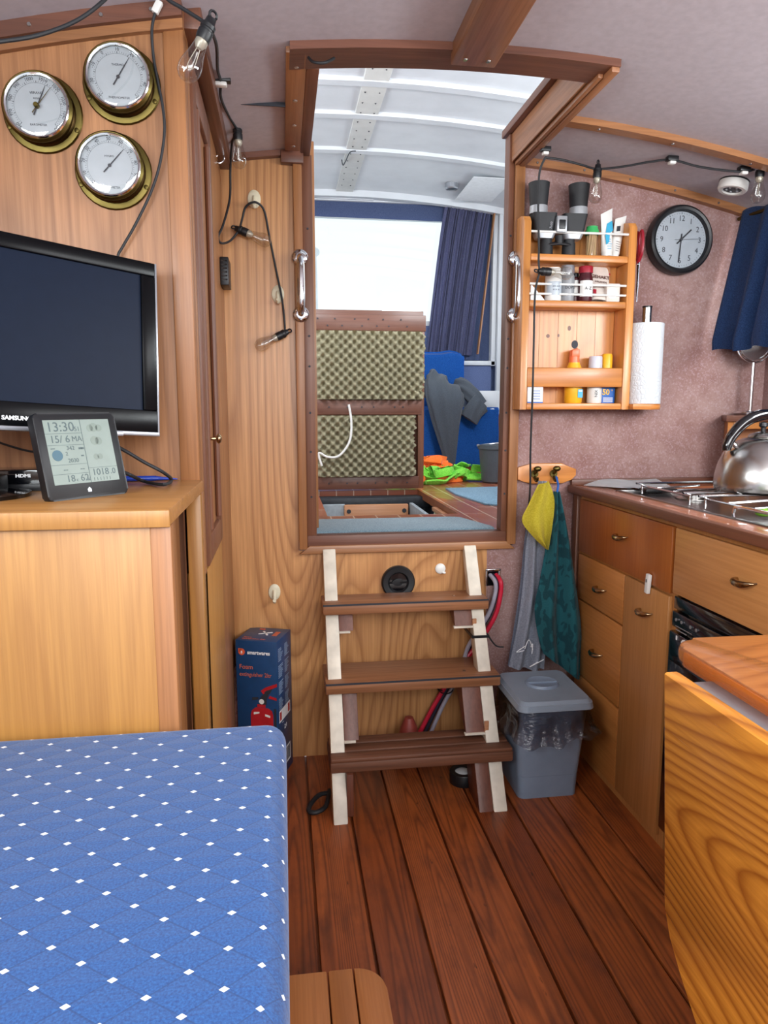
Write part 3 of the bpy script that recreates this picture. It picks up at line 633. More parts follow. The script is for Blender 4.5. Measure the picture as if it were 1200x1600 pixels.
for yy in (1.575, 1.785): tube(b, [(-.161, yy, .87), (-.161, yy, 1.73)], .007, k=1)
dd = obj('door', b, M['mahog_z'], t)
b = B(); box(b, -.176, -.168, 1.56, 1.80, .85, 1.75); obj('door_panel', b, M['oak_trim'], dd)
b = B(); cyl(b, (-.158, 1.60, 1.067), (-.142, 1.60, 1.067), .004, n=10); sph(b, (-.139, 1.60, 1.067), .011, .6, 1, 1); obj('knob', b, M['pewter'], dd, label='small brass knob')
def rail_on_face(bm, z_off, h, y0, y1):
    n = 8; xs = [-.8 + .637 * i / n for i in range(n + 1)]
    poly = [(x, zc(x) + z_off) for x in xs] + [(x, zc(x) + z_off - h) for x in xs[::-1]]
    return prism(bm, poly, fr((0, y1, 0), (1, 0, 0), (0, 0, 1)), y1 - y0)
b = B(); rail_on_face(b, 0, .026, YG - .022, YG); obj('cornice', b, M['mahog_x'], t)
b = B(); rail_on_face(b, -.026, .016, YG - .012, YG); obj('cornice', b, M['oak_trimx'], t)
for xx in (-.42, -.3, -.215): b = B(); screw(b, (xx, YG - .022, zc(xx) - .013), (0, -1, 0), .004); obj('screw_head', b, M['steel'], t)
t = thing('cup_hook', 'small brass cup hook under the deckhead trim beside the oak bulkhead', 'hook', (-.165, 2.12, 1.80))
b = B(); tube(b, [(-.160, 2.10, 1.842), (-.160, 2.10, 1.82), (-.168, 2.10, 1.808), (-.158, 2.10, 1.797), (-.146, 2.10, 1.803), (-.144, 2.10, 1.815)], .0025); obj('hook', b, M['chrome'], t)
b = B(); cyl(b, (-.160, 2.10, 1.846), (-.160, 2.10, 1.84), .008, n=12); obj('collar', b, M['chrome'], t)

# brass instruments
def gauge(name, label, x, z, numerals, words, ang, ang2=None, knob=False, a0=225, a1=-45):
    t = thing(name, label, name, m=front(x, YG, z), group=None)
    b = B(); lathe(b, [(0, 0), (.067, 0), (.068, .002), (.066, .005), (.058, .007), (0, .007)]); obj('back_plate', b, M['brass'], t, local=True)
    b = B(); lathe(b, [(.058, .005), (.057, .010), (.0545, .013), (.0545, .026), (.056, .030)]); obj('case', b, M['brassdk'], t, local=True)
    b = B(); lathe(b, [(.056, .028), (.0585, .030), (.0590, .034), (.0555, .0385), (.052, .038), (.0505, .034), (.0505, .03)]); obj('bezel', b, M['brass'], t, local=True)
    b = B(); lathe(b, [(.0545, .0384), (.0525, .0402), (.0500, .0392), (.0498, .036)]); obj('rim', b, M['chrome'], t, local=True, label='bright inner rim')
    b = B(); cyl(b, (0, 0, .03), (0, 0, .0325), .0505, n=40); dl = obj('dial', b, M['dial'], t, local=True)
    b = B(); n = 50
    for i in range(n + 1):
        a = math.radians(a0 + (a1 - a0) * i / n); big = i % 5 == 0
        r0 = .0385 if big else .040; box(b, r0, .042, -.0002 - .0002 * big, .0002 + .0002 * big, .0325, .0328, m=Matrix.Rotation(a, 4, 'Z'))
        if i < n:
            a2 = math.radians(a0 + (a1 - a0) * (i + 1) / n); box(b, -.0017, .0017, -.00015, .00015, .0325, .0327, m=Matrix.Translation((.0385 * math.cos((a + a2) / 2), .0385 * math.sin((a + a2) / 2), 0)) @ Matrix.Rotation((a + a2) / 2 + PI / 2, 4, 'Z'))
    obj('scale', b, M['ink'], dl, local=True)
    b = B()
    for i, s in enumerate(numerals):
        a = math.radians(a0 + (a1 - a0) * i / (len(numerals) - 1)); txt(b, s, .0075, Matrix.Translation((.0452 * math.cos(a), .0452 * math.sin(a), .0326)) @ Matrix.Rotation(a - PI / 2, 4, 'Z'))
    for s, y, sz in words: txt(b, s, sz, Matrix.Translation((0, y, .0326)))
    obj('lettering', b, M['ink'], dl, local=True)
    def hand(a, l0, l1, w, m, nm, z):
        b = B(); prism(b, [(-l0, -w), (-l0, w), (l1 * .6, w * .7), (l1, .0002), (l1, -.0002), (l1 * .6, -w * .7)], Matrix.Rotation(math.radians(a), 4, 'Z') @ Matrix.Translation((0, 0, z)), .0006); cyl(b, (0, 0, z), (0, 0, z + .001), .003, n=12); obj(nm, b, M[m], t, local=True)
    hand(ang, .016, .038, .0011, 'ink', 'needle', .034)
    if ang2 is not None: hand(ang2, .014, .040, .0008, 'brass', 'set_needle', .0352)
    b = B(); sph(b, (0, 0, .034), .0505, 1, 1, .075, 32); bmesh.ops.delete(b, geom=[v for v in b.verts if v.co.z < .0342], context='VERTS'); obj('glass', b, M['bulb'], t, local=True)
    if knob: b = B(); lathe(b, [(0, .034), (.0045, .034), (.0045, .042), (.0035, .044), (0, .044)], n=14); obj('set_knob', b, M['brass'], t, local=True)
    for a in (205, -25, 90):
        b = B(); a = math.radians(a); lathe(b, [(0, .005), (.0042, .005), (.004, .008), (0, .009)], Matrix.Translation((.0625 * math.cos(a), .0625 * math.sin(a), 0)), 10); obj('screw', b, M['brass'], t, local=True)
gauge('thermometer', 'round brass thermometer, highest and nearest the corner post of the three instruments', -.274, 1.709, ['-30', '-20', '-10', '0', '10', '20', '30', '40', '50'], [('THERMO', .02, .0052), ('THERMOMETER', -.034, .0052)], 58)
gauge('barometer', 'round brass barometer with two needles, furthest from the corner post', -.412, 1.653, ['960', '970', '980', '990', '1000', '1010', '1020', '1030', '1040', '1050'], [('VERAND.', .022, .0058), ('REGEN', .013, .004), ('BAROMETER', -.03, .005)], 66, 52, True)
gauge('hygrometer', 'round brass hygrometer, lowest of the three instruments above the television', -.296, 1.561, ['0', '10', '20', '30', '40', '50', '60', '70', '80', '90', '100'], [('HYGRO', .016, .0048), ('HYGROMETER', -.037, .005)], 48)
# aerial lead and its clip
b = B(); P = [at(x, y, 'Y', YG - .012) for x, y in ((247, 22), (239, 50), (240, 90), (247, 130), (254, 165), (257, 205), (250, 255), (236, 300), (212, 350), (192, 385), (184, 402))]
P[0].y = YG - .03; P[1].y = YG - .022; P.append(V((-.30, YG - .01, 1.36)))
tube(b, P, .0026); solo('aerial_cable', b, M['rubber'], 'thin black cable running down the locker face behind the television', 'cable')
b = B(); box(b, -.006, .006, -.005, .005, -.011, .011, .002, m=Matrix.Translation((-.203, YG - .028, 1.829)) @ Matrix.Rotation(.5, 4, 'Y'))
solo('cable_clip', b, M['whitep'], 'white cable clip at the top of the locker holding the thin black cable', 'clip')

# ------------------------------------------------------------ desk beside the locker
ZD = .993
t = thing('desk', 'pale oak desk top cabinet carrying the television, beside the tall locker', 'desk', (-.45, 1.2, 0))
b = B(); box(b, -.82, -.158, 1.01, YG, ZD - .024, ZD, .003); obj('desktop', b, M['oak_deskx'], t)
b = B(); box(b, -.82, -.158, 1.006, 1.012, ZD - .025, ZD - .001, .001); obj('edge_band', b, M['oak_desk'], t)
b = B(); box(b, -.82, -.185, 1.016, 1.036, .0, ZD - .024, .002); obj('front_panel', b, M['oak_desk'], t)
b = B(); box(b, -.187, -.158, 1.014, 1.04, .0, ZD - .024, .002); obj('corner_post', b, M['oak_trim'], t)
b = B(); box(b, -.186, -.158, 1.385, 1.41, .0, ZD - .024, .002); obj('rear_post', b, M['oak_desk'], t, label='pale rear post')
b = B(); box(b, -.235, -.225, 1.036, 1.42, .0, ZD - .024); obj('inner_panel', b, M['dark_in'], t)
b = B(); box(b, -.226, -.2, 1.27, 1.385, .0, ZD - .024, .002); obj('inner_post', b, M['oak_trim'], t)

# television, yawed toward the saloon
def Rm(yaw, pitch, roll):
    return Matrix.Rotation(yaw, 4, 'Z') @ Matrix(((1, 0, 0, 0), (0, 0, -1, 0), (0, 1, 0, 0), (0, 0, 0, 1))) @ Matrix.Rotation(pitch, 4, 'X') @ Matrix.Rotation(roll, 4, 'Z')
R_ = Rm(.617, -.078, -.064); TR = at(242, 412, 'Y', 1.37)
W_, H_ = .49, .303
mt = Matrix.Translation(TR) @ R_ @ Matrix.Translation((-W_ / 2, -H_, 0))      # origin: middle of the lower edge
t = thing('television', 'black flat television standing on the desk in front of the locker', 'television', m=mt)
b = B(); x0, x1 = -W_ / 2, W_ / 2
for s in ((x0, x1, 0, .040), (x0, x1, H_ - .024, H_), (x0, x0 + .026, .04, H_ - .024), (x1 - .026, x1, .04, H_ - .024)): box(b, s[0], s[1], s[2], s[3], -.022, 0, .002)
obj('bezel', b, M['tvblack'], t, local=True)
b = B(); box(b, x0 + .024, x1 - .024, .038, H_ - .022, -.02, -.005); obj('screen', b, M['screen'], t, local=True)
b = B(); box(b, x0 + .02, x1 - .02, .01, H_ - .01, -.05, -.02, .01); obj('rear_housing', b, M['black'], t, local=True)
b = B(); box(b, x0 - .002, x1 + .002, -.006, .0012, -.02, .0006, .001); box(b, x1 - .0005, x1 + .003, -.006, H_, -.02, .0004, .001); box(b, x1 - .105, x1 - .065, -.008, .0, -.02, .002, .001); obj('edge_strip', b, M['silver'], t, local=True, label='clear silver edge strip')
b = B(); txt(b, 'SAMSUNG', .0092, Matrix.Translation((.008, .0135, .0004)), bold=.0003, sx=1.05); obj('lettering', b, M['white_ink'], t, local=True)
b = B(); cyl(b, (-.06, .0, -.035), (-.06, -.07, -.035), .018, n=16); obj('stand_neck', b, M['blackg'], t, local=True)
b = B()
q = mt @ V((-.06, 0, -.035)); lathe(b, [(0, 0), (.09, 0), (.09, .006), (.03, .014), (0, .014)], Matrix.Translation((q.x, q.y, ZD)), 32); obj('stand_foot', b, M['blackg'], t)
# weather station
R2 = Rm(.828, -.227, .005)
mw = Matrix.Translation((-.347, 1.110, ZD)) @ R2; w, h = .139, .1352
t = thing('weather_station', 'black tilted weather station with a pale grey display, standing on the desk', 'weather station', m=mw)
b = B(); prism(b, rrect(w, h, .008, 5, w / 2, h / 2), Matrix.Translation((0, 0, -.016)), .016, .003); obj('case', b, M['black'], t, local=True)
b = B(); box(b, .02, w - .02, .01, h * .6, -.024, -.015, .004); box(b, .005, .03, .0, .006, -.045, -.012, .002); box(b, w - .03, w - .005, .0, .006, -.045, -.012, .002); obj('rear_stand', b, M['black'], t, local=True)
lx0, lx1, ly0, ly1 = .014, w - .013, .024, h - .011
b = B(); box(b, lx0, lx1, ly0, ly1, -.002, .0003); lc = obj('display', b, M['lcd'], t, local=True)
b = B(); ms = lx0 + .54 * (lx1 - lx0); lw = lx1 - lx0; lh = ly1 - ly0
def L(u, v): return Matrix.Translation((lx0 + u * lw, ly0 + v * lh, .0004))
def lnb(u0, u1, v0, v1): box(b, lx0 + u0 * lw, lx0 + u1 * lw, ly0 + v0 * lh, ly0 + v1 * lh, .0003, .0006)
lnb(.54, .546, 0, 1); lnb(0, .54, .785, .79); lnb(0, .54, .605, .61); lnb(0, .54, .30, .305); lnb(0, .54, .155, .16); lnb(.54, 1, .225, .23)
for s, u, v, z in (('13:30', .24, .885, .021), ('51', .48, .85, .010), ('15/ 6', .2, .695, .016), ('MA', .45, .695, .012), ('342', .33, .555, .009), ('2', .26, .47, .008), ('2030', .34, .36, .009), ('--', .2, .23, .012), ('--', .45, .23, .012), ('18', .25, .08, .015), ('c', .345, .06, .008), ('62', .46, .08, .015), ('%', .52, .05, .006), ('1018', .72, .15, .015), ('.0', .92, .15, .013)): txt(b, s, z, L(u, v), ext=.0002)
for i in range(6): lnb(.60 + .05 * i, .605 + .05 * i, .02, .07)
for u in (.45, .48): lnb(u, u + .05, .53, .56)
lnb(.47, .51, .42, .44); lnb(.04, .1, .55, .565)
obj('lettering', b, M['lcd_ink'], lc, local=True)
b = B()
for u, v, r in ((.68, .86, .007), (.74, .87, .009), (.82, .86, .007), (.72, .66, .009), (.78, .65, .008), (.70, .40, .006), (.76, .40, .006)): prism(b, disc(r * .8, 14), L(u, v), .0001)
obj('forecast_icons', b, plain('lcd_ghost', '#728178', .4), lc, local=True)
b = B(); prism(b, disc(.0085, 24), L(.12, .45), .0003); obj('moon_icon', b, M['lcd_blue'], lc, local=True)
b = B(); prism(b, [(0, .0045), (.003, .001), (.003, -.003), (-.003, -.003), (-.003, .001)], Matrix.Translation((w / 2, .0125, .0002)), .0004); prism(b, disc(.0033, 12), Matrix.Translation((w / 2, .0125, .0002)), .0003); obj('emblem', b, M['silver'], t, local=True)
# small black boxes and cables behind the weather station
t = thing('media_box', 'small black media box lettered in white, lying on the desk below the television', 'box', (-.44, 1.29, ZD))
b = B(); box(b, -.50, -.30, 1.27, 1.34, ZD + .004, ZD + .036, .002); obj('body', b, M['blackg'], t)
b = B(); box(b, -.5, -.30, 1.268, 1.272, ZD, ZD + .012, .001); obj('base', b, M['black'], t)
b = B(); txt(b, 'HDMI', .0075, front(-.436, 1.2695, ZD + .026), bold=.0003, sx=1.3); obj('lettering', b, M['white_ink'], t)
b = B(); box(b, -.50, -.452, 1.2, 1.25, ZD, ZD + .032, .004); solo('plug_adapter', b, M['black'], 'black power adapter on the desk in front of the media box', 'adapter')
b = B(); tube(b, [at(165, 688, 'Y', 1.30), at(200, 707, 'Y', 1.29), at(225, 722, 'Y', 1.3), at(255, 738, 'Y', 1.31), at(268, 750, 'Z', ZD + .006), at(255, 757, 'Z', ZD + .005), at(225, 752, 'Z', ZD + .005), at(203, 742, 'Y', 1.29), at(170, 728, 'Y', 1.31)], .0032)
solo('power_cable', b, M['rubber'], 'black cable loop on the desk beside the weather station', 'cable')
b = B(); tube(b, [(-.52, 1.36, ZD + .085), (-.46, 1.355, ZD + .065), (-.40, 1.35, ZD + .055), (-.37, 1.35, ZD + .04), (-.36, 1.352, ZD + .005)], .002)
tube(b, [(-.39, 1.345, ZD + .06), (-.395, 1.35, ZD + .03), (-.385, 1.352, ZD + .004)], .004)
solo('signal_cable', b, M['rubber'], 'black cables hanging behind the media box under the television', 'cable')
t = thing('pen', 'blue ballpoint pen lying on the desk against the locker face', 'pen', (-.25, 1.415, ZD))
b = B(); cyl(b, (-.335, 1.408, ZD + .006), (-.245, 1.418, ZD + .0055), .0055, .005, 12); obj('barrel', b, M['penblue'], t)
b = B(); cyl(b, (-.245, 1.418, ZD + .0055), (-.205, 1.4225, ZD + .003), .0045, .0012, 12); obj('tip', b, M['penblue'], t)

# ------------------------------------------------------------ settee
t = thing('settee_base', 'boxed oak settee base under the blue cushion', 'settee', (-.4, .4, 0))
b = B(); box(b, -.80, -.035, -.5, .99, 0, .57, .006); obj('box', b, M['oak_desk'], t)
b = B()
poly = []
def cush(bm, x0, x1, y0, y1, z0, z1, r):
    box(bm, x0, x1, y0, y1, z0, z1, r, 6)
cush(b, -.80, -.004, -.5, 1.0, .57, .682, .028)
solo('seat_cushion', b, M['cushion'], 'large royal blue seat cushion with white flecks on a lozenge grid', 'cushion', ang=60)
t = thing('step_board', 'low planked wooden step with a rounded corner beside the blue cushion', 'step', (.05, .8, 0))
for x0, x1 in ((-.03, .055), (.057, .098)):
    b = B(); box(b, x0, x1, .55, 1.07, .172, .2, .003); obj('plank', b, M['step'], t)
b = B(); r = .05; pl = [(.1, .55), (.15, .55), (.15, 1.07 - r)] + [(.15 - r + r * math.cos(a), 1.07 - r + r * math.sin(a)) for a in [PI / 2 * i / 8 for i in range(1, 9)]]; prism(b, pl, Matrix.Translation((0, 0, .172)), .028, .003); obj('plank', b, M['step'], t)
b = B(); box(b, -.02, .11, .58, 1.03, 0, .172, .003); obj('riser', b, M['oak_trim'], t)

# ------------------------------------------------------------ drop-leaf table
t = thing('drop_leaf_table', 'varnished orange pine table with one leaf folded down, close beside the galley', 'table', (.9, .6, 0))
b = B(); pl = [(.605, -.2), (1.15, -.2), (1.15, 1.05), (.65, 1.05)] + [(.65 - .045 * math.sin(a), 1.005 + .045 * math.cos(a)) for a in [PI / 2 * i / 8 for i in range(1, 9)]]
b.transform(Matrix.Translation((.016, 0, 0))); prism(b, [(a + .016, c) for a, c in pl], Matrix.Translation((0, 0, .728)), .028, .008); obj('tabletop', b, M['table_top'], t)
b = B(); box(b, .617, .628, -.2, 1.0, .727, .754, .005); obj('table_edge', b, M['table_edge'], t)
def yz(pts, x, th): return prism(B(), pts, fr((x, 0, 0), (0, 1, 0), (0, 0, 1)), th, .006)
lp = [(-.2, .738), (.955, .738), (.917, .38)] + [(.917 - .02 * i - .004 * i * i, .38 - .034 * i) for i in range(1, 6)] + [(.6, .12), (-.2, .12)]
obj('drop_leaf', yz(lp, .560, .028), M['table'], t, label='hanging leaf with strong grain')
b = B(); box(b, .588, .62, -.1, .92, .728, .735, .001); obj('hinge', b, M['silver'], t, label='grey metal piano hinge')
b = B(); box(b, .72, 1.05, .2, .9, 0, .728, .006); obj('pedestal', b, M['table_edge'], t)

# ------------------------------------------------------------ on the bulkhead
def grab(label, x, z0, z1):
    t = thing('grab_handle', label, 'handle', (x, YB - .018, (z0 + z1) / 2), group=None); y = YB - .018
    for zz in (z0, z1):
        b = B(); lathe(b, [(0, 0), (.0235, 0), (.0235, .003), (.020, .007), (.012, .009), (0, .009)], front(x, y, zz), 24)
        o = obj('flange', b, M['chrome'], t)
        b = B()
        for a in (.6, 2.5, 4.7): cyl(b, (x + .0145 * math.cos(a), y - .0055, zz + .0145 * math.sin(a)), (x + .0145 * math.cos(a), y - .0078, zz + .0145 * math.sin(a)), .003, n=8)
        obj('screw_head', b, M['steel'], o)
    b = B(); d = .036; tube(b, [(x, y - .004, z0), (x, y - .02, z0 + .004), (x, y - d, z0 + .028), (x, y - d - .003, (z0 + z1) / 2), (x, y - d, z1 - .028), (x, y - .02, z1 - .004), (x, y - .004, z1)], .009, 14, 8, lambda u: .0082 + .004 * math.sin(PI * u)); obj('grip', b, M['chrome'], t)
grab('polished chrome grab handle on the frame of the doorway, on the oak panel side', .061, 1.412, 1.575)
grab('polished chrome grab handle on the frame of the doorway, next to the pine spice rack', .722, 1.420, 1.590)
def oval_hook(label, x, z, peg=True):
    t = thing('adhesive_hook', label, 'hook', (x, YB, z))
    b = B(); lathe(b, [(0, 0), (1, 0), (1, .1), (.9, .22), (.55, .30), (0, .32)], front(x, YB, z) @ Matrix.Diagonal((.019, .026, .019, 1)), 28); obj('base_plate', b, M['cream'], t)
    if peg:
        b = B(); tube(b, [(x, YB - .004, z + .006), (x, YB - .012, z - .006), (x, YB - .016, z - .020), (x, YB - .024, z - .026), (x, YB - .032, z - .020)], .0055, 10); obj('peg', b, M['cream'], t)
oval_hook('cream oval adhesive hook high on the oak bulkhead, holding the black light string', -.069, 1.738)
oval_hook('cream oval adhesive hook halfway up the oak bulkhead behind the black light string', -.006, 1.471)
oval_hook('cream oval adhesive hook low on the oak bulkhead above the fire extinguisher carton', -.036, .559)
t = thing('adhesive_hook', 'white round cap on the oak panel behind the ladder', 'hook', (.499, YB, .618))
b = B(); lathe(b, [(0, 0), (.017, 0), (.017, .004), (.012, .008), (0, .009)], front(.499, YB, .618), 20); obj('cap', b, M['whitep'], t)
b = B(); tube(b, [(.505, YB - .006, .606), (.515, YB - .006, .604)], .0035); obj('spigot', b, M['whitep'], t)
t = thing('switch_box', 'small black plastic box with slots on the side of the locker near the oak bulkhead', 'box', (XL, 2.13, 1.51))
b = B(); box(b, XL, XL + .024, 2.08, 2.17, 1.472, 1.548, .003); obj('body', b, M['black'], t)
b = B()
for i in range(6): box(b, XL + .004, XL + .020, 2.0788, 2.081, 1.485 + i * .01, 1.489 + i * .01)
obj('vent_slots', b, M['blackg'], t)
t = thing('air_vent', 'round black air vent in the oak panel behind the ladder', 'vent', (.36, YB, .58))
mv = front(.36, YB, .578)
b = B(); lathe(b, [(.028, .003), (.034, .012), (.050, .014), (.054, .010), (.055, 0), (.028, 0)], mv, 36); obj('ring', b, M['black'], t)
b = B(); cyl(b, mv @ V((0, 0, .002)), mv @ V((0, 0, .004)), .034, n=30); obj('duct', b, M['blackg'], t)
b = B(); box(b, -.030, .030, -.003, .003, .004, .007, m=mv @ Matrix.Rotation(.25, 4, 'X')); lathe(b, [(0, .004), (.012, .006), (0, .008)], mv @ Matrix.Rotation(.2, 4, 'Y') @ Matrix.Scale(1.8, 4, (1, 0, 0)), 16); obj('flap', b, M['black'], t)

# ------------------------------------------------------------ ladder
def lad(z): return 1.808 + (2.19 - 1.808) * z / .69           # y of the ladder's front face at a height
t = thing('ladder', 'short wooden companion ladder with white stringers and three brown treads', 'ladder', (.36, 2.0, 0))
for x0, x1 in ((.117, .157), (.572, .612)):
    b = B(); pl = [(lad(0), 0), (lad(.695), .695), (lad(.695) + .02, .695), (2.21, .66), (lad(0) + .075, 0)]
    prism(b, pl, fr((x0, 0, 0), (0, 1, 0), (0, 0, 1)), x1 - x0, .003); obj('stringer', b, M['white_paint'], t)
for zt, yf, yb, x0, x1, m in ((.551, 2.068, 2.185, .108, .622, 'tread'), (.344, 1.963, 2.135, .108, .632, 'tread'), (.167, 1.852, 2.0, .112, .640, 'tread_old')):
    b = B(); th = .034
    if m == 'tread': box(b, x0, x1, yf, yb, zt - th, zt, .005)
    else:
        box(b, x0, x1, yf, yb, zt - .042, zt - .010, .006)
        for k2 in range(3): box(b, x0 + .002, x1 - .002, yf + .002 + .049 * k2, yf + .045 + .049 * k2, zt - .012, zt, .004)
    o = obj('tread', b, M[m], t)
    if m == 'tread':
        b = B(); box(b, x0 + .001, x1 - .001, yf - .0006, yf + .004, zt - .006, zt - .001); obj('grip_line', b, M['ink'], o)
        b = B(); cyl(b, (x0 + .03, yf + .05, zt), (x0 + .03, yf + .05, zt + .001), .005, n=10); cyl(b, (x1 - .1, yf + .05, zt), (x1 - .1, yf + .05, zt + .001), .005, n=10); obj('screw_head', b, M['steel'], o)
for zt, h in ((.517, .05), (.310, .12)):
    for x0, x1 in ((.157, .200), (.515, .572)):
        y0 = lad(zt - h * .5)
        b = B(); pl = [(lad(zt) - .002, zt), (lad(zt - h) + .004, zt - h), (lad(zt - h) + .02, zt - h), (lad(zt) + .10, zt)]
        prism(b, pl, fr((x0, 0, 0), (0, 1, 0), (0, 0, 1)), x1 - x0, .002); obj('cleat', b, M['cleat'], t)
        b = B(); box(b, x0 - .004 if x0 > .3 else x0, x1 if x0 > .3 else x1 - .01, lad(zt - h) - .003, lad(zt - h) + .012, zt - h - .006, zt - h, .001); obj('batten', b, M['white_paint'], t)
b = B(); box(b, .157, .176, lad(.06), lad(.06) + .03, 0, .125, .002); obj('foot_block', b, M['cleat'], t)
b = B(); prism(b, [(lad(.125), .125), (lad(0) + .004, 0), (lad(0) + .12, 0), (lad(.125) + .11, .125)], fr((.53, 0, 0), (0, 1, 0), (0, 0, 1)), .042, .003); obj('foot_block', b, M['cleat'], t)
b = B()
for zz, xx, hh in ((.478, .574, .02), (.20, .574, .045), (.135, .61, .02)):
    box(b, xx - .003, xx + .01, lad(zz) - .003, lad(zz) + .002, zz - hh / 2, zz + hh / 2, .001)
obj('bare_wood_chip', b, M['tan_ply'], t, label='bare splintered patches')
b = B(); z = .437; q = .0035
for s in ((.566, .616, lad(z) - q, lad(z)), (.563, .567, lad(z) - q, 2.19), (.616, .619, lad(z) - q, 2.19)): box(b, s[0], s[1], s[2], s[3], z - .004, z + .004)
tube(b, [(.617, lad(z), z), (.64, lad(z) - .004, z - .03), (.665, lad(z) - .003, z - .036)], .0025)
obj('strap', b, M['black'], t, label='black cable tie around the stringer')
# cables through the bulkhead
t = thing('cable_outlet', 'chromed square cable outlet in the mauve bulkhead beside the ladder', 'outlet', (.676, YB, .585))
b = B(); xo0, xo1, zo0, zo1 = .650, .700, .556, .612
for s in ((xo0, xo0 + .006, zo0, zo1), (xo1 - .006, xo1, zo0, zo1), (xo0, xo1, zo1 - .007, zo1)): box(b, s[0], s[1], YB - .010, YB - .003, s[2], s[3], .001)
obj('frame', b, M['chrome'], t); b = B(); box(b, xo0 + .004, xo1 - .004, YB - .005, YB - .0032, zo0, zo1 - .004); obj('opening', b, M['blackg'], t)
def cable(label, m, pts, r):
    b = B(); tube(b, pts, r, 10); solo('battery_cable', b, M[m], label, 'cable', 'cables behind the ladder')
for lab, m, dx, r, dy in (('thick red battery cable running down from the outlet behind the ladder', 'redcable', .010, .0075, 0), ('thick grey battery cable running down from the outlet behind the ladder', 'greycable', -.010, .0068, -.006), ('thick dark blue battery cable running down from the outlet behind the ladder', 'navycable', -.002, .0065, .008)):
    P = [(.676 + dx, YB - .004, .592), (.684 + dx, YB - .030 + dy, .575), (.684 + dx, YB - .035 + dy, .54), (.668 + dx * 1.3, YB - .04 + dy, .48), (.642 + dx * 1.6, YB - .04 + dy, .43), (.60 + dx * 1.5, YB - .035 + dy, .36), (.55 - dx, YB - .035 + dy, .27), (.49 - dx * 1.4, YB - .04 + dy, .17), (.44 - dx * 1.8, YB - .045 + dy, .07), (.405 - dx * 1.8, YB - .05 + dy, .01)]
    cable(lab, m, P, r)
b = B(); tube(b, [(.512 + .024 * math.cos(a), YB - .045 + .022 * math.sin(a) * .6, .225 + .012 * math.sin(a)) for a in [2 * PI * i / 14 for i in range(15)]], .002, 6, 2); tube(b, [(.495, YB - .07, .228), (.478, YB - .075, .238), (.474, YB - .07, .248), (.484, YB - .07, .252)], .0018)
solo('cable_tie', b, M['black'], 'black cable tie holding the thick cables together behind the ladder', 'tie')
b = B(); lathe(b, [(0, .10), (.012, .098), (.024, .075), (.036, .03), (.040, 0), (.034, 0), (.02, .06), (0, .08)], Matrix.Translation((.385, 2.14, 0)) @ Matrix.Diagonal((1.15, 1.15, 1.5, 1)), 24)
solo('rubber_plunger', b, M['redcone'], 'dull red rubber cone standing on the floor behind the lowest tread', 'cone')
t = thing('tape_roll', 'black roll of tape with a pale core lying on the floor under the ladder', 'tape', (.527, 1.985, 0))
b = B(); lathe(b, [(.026, 0), (.041, 0), (.042, .002), (.042, .034), (.041, .036), (.026, .036), (.026, 0)], c=(.527, 1.985, 0)); obj('tape', b, M['black'], t)
b = B(); lathe(b, [(0, .001), (.0255, .001), (.0255, .032), (.020, .034), (.0, .034)], c=(.527, 1.985, 0)); obj('core', b, M['paper'], t)
b = B(); tube(b, [(.112, 1.955, .012), (.085, 1.945, .014), (.060, 1.91, .010), (.052, 1.875, .008), (.072, 1.865, .008), (.098, 1.885, .010), (.110, 1.93, .012), (.116, 1.97, .012)], .0068, 8); solo('rope_loop', b, M['rubber'], 'black loop of cord on the floorboards at the foot of the ladder', 'rope')
# carton
mc = Matrix.Translation((-.0925, 2.0805, 0)) @ Matrix.Rotation(math.radians(-19.3), 4, 'Z'); cw, cd, ch = .130, .130, .445
mc = Matrix.Translation(V((-.031, 2.058, 0)) + (Matrix.Rotation(math.radians(-19.3), 3, 'Z') @ V((-cw / 2, cd / 2, 0)))) @ Matrix.Rotation(math.radians(-19.3), 4, 'Z')
t = thing('extinguisher_carton', 'blue cardboard carton of a foam fire extinguisher standing in the corner behind the cushion', 'carton', m=mc)
navy = plain('carton_blue', '#143f6b', .35, var=.05); b = B(); box(b, -cw / 2, cw / 2, -cd / 2, cd / 2, 0, ch, .001); cb_ = obj('carton', b, navy, t, local=True)
mf = fr((0, -cd / 2, 0), (1, 0, 0), (0, 0, 1)); ms_ = fr((cw / 2, 0, 0), (0, 1, 0), (0, 0, 1)); mtp = Matrix.Translation((0, 0, ch))
e = Matrix.Translation((0, 0, .0006))
b = B(); txt(b, 'smartwares', .0165, mf @ e @ Matrix.Translation((-.028, ch - .037, 0)), 'LEFT', bold=.0004, sx=.92); txt(b, '......', .01, ms_ @ e @ Matrix.Translation((-.03, .18, 0)), 'LEFT'); obj('brand_lettering', b, M['white_ink'], t, local=True)
b = B(); txt(b, 'Foam', .020, mf @ e @ Matrix.Translation((-.055, ch - .083, 0)), 'LEFT'); txt(b, 'extinguisher 2ltr', .018, mf @ e @ Matrix.Translation((-.055, ch - .106, 0)), 'LEFT', sx=.85); txt(b, 'Foam', .012, mtp @ e @ Matrix.Translation((-.05, -.035, 0)), 'LEFT'); txt(b, 'extinguisher 2ltr', .011, mtp @ e @ Matrix.Translation((-.05, -.048, 0)), 'LEFT'); obj('title_lettering', b, M['orange_ink'], t, local=True)
b = B(); pl = disc(.0105, 20); prism(b, pl, mf @ e @ Matrix.Translation((-.046, ch - .036, 0)), .0003); box(b, -.0565, -.046, ch - .036, ch - .0255, .0006, .0009, m=mf); box(b, -.03, -.012, .044, .052, 0, .0008, m=mtp); sh = obj('brand_shield', b, plain('shield_orange', '#e0603c', .4), t, local=True)
b = B(); txt(b, 's', .016, mf @ e @ Matrix.Translation((-.046, ch - .036, .0006)), bold=.0003); obj('lettering', b, M['white_ink'], sh, local=True)
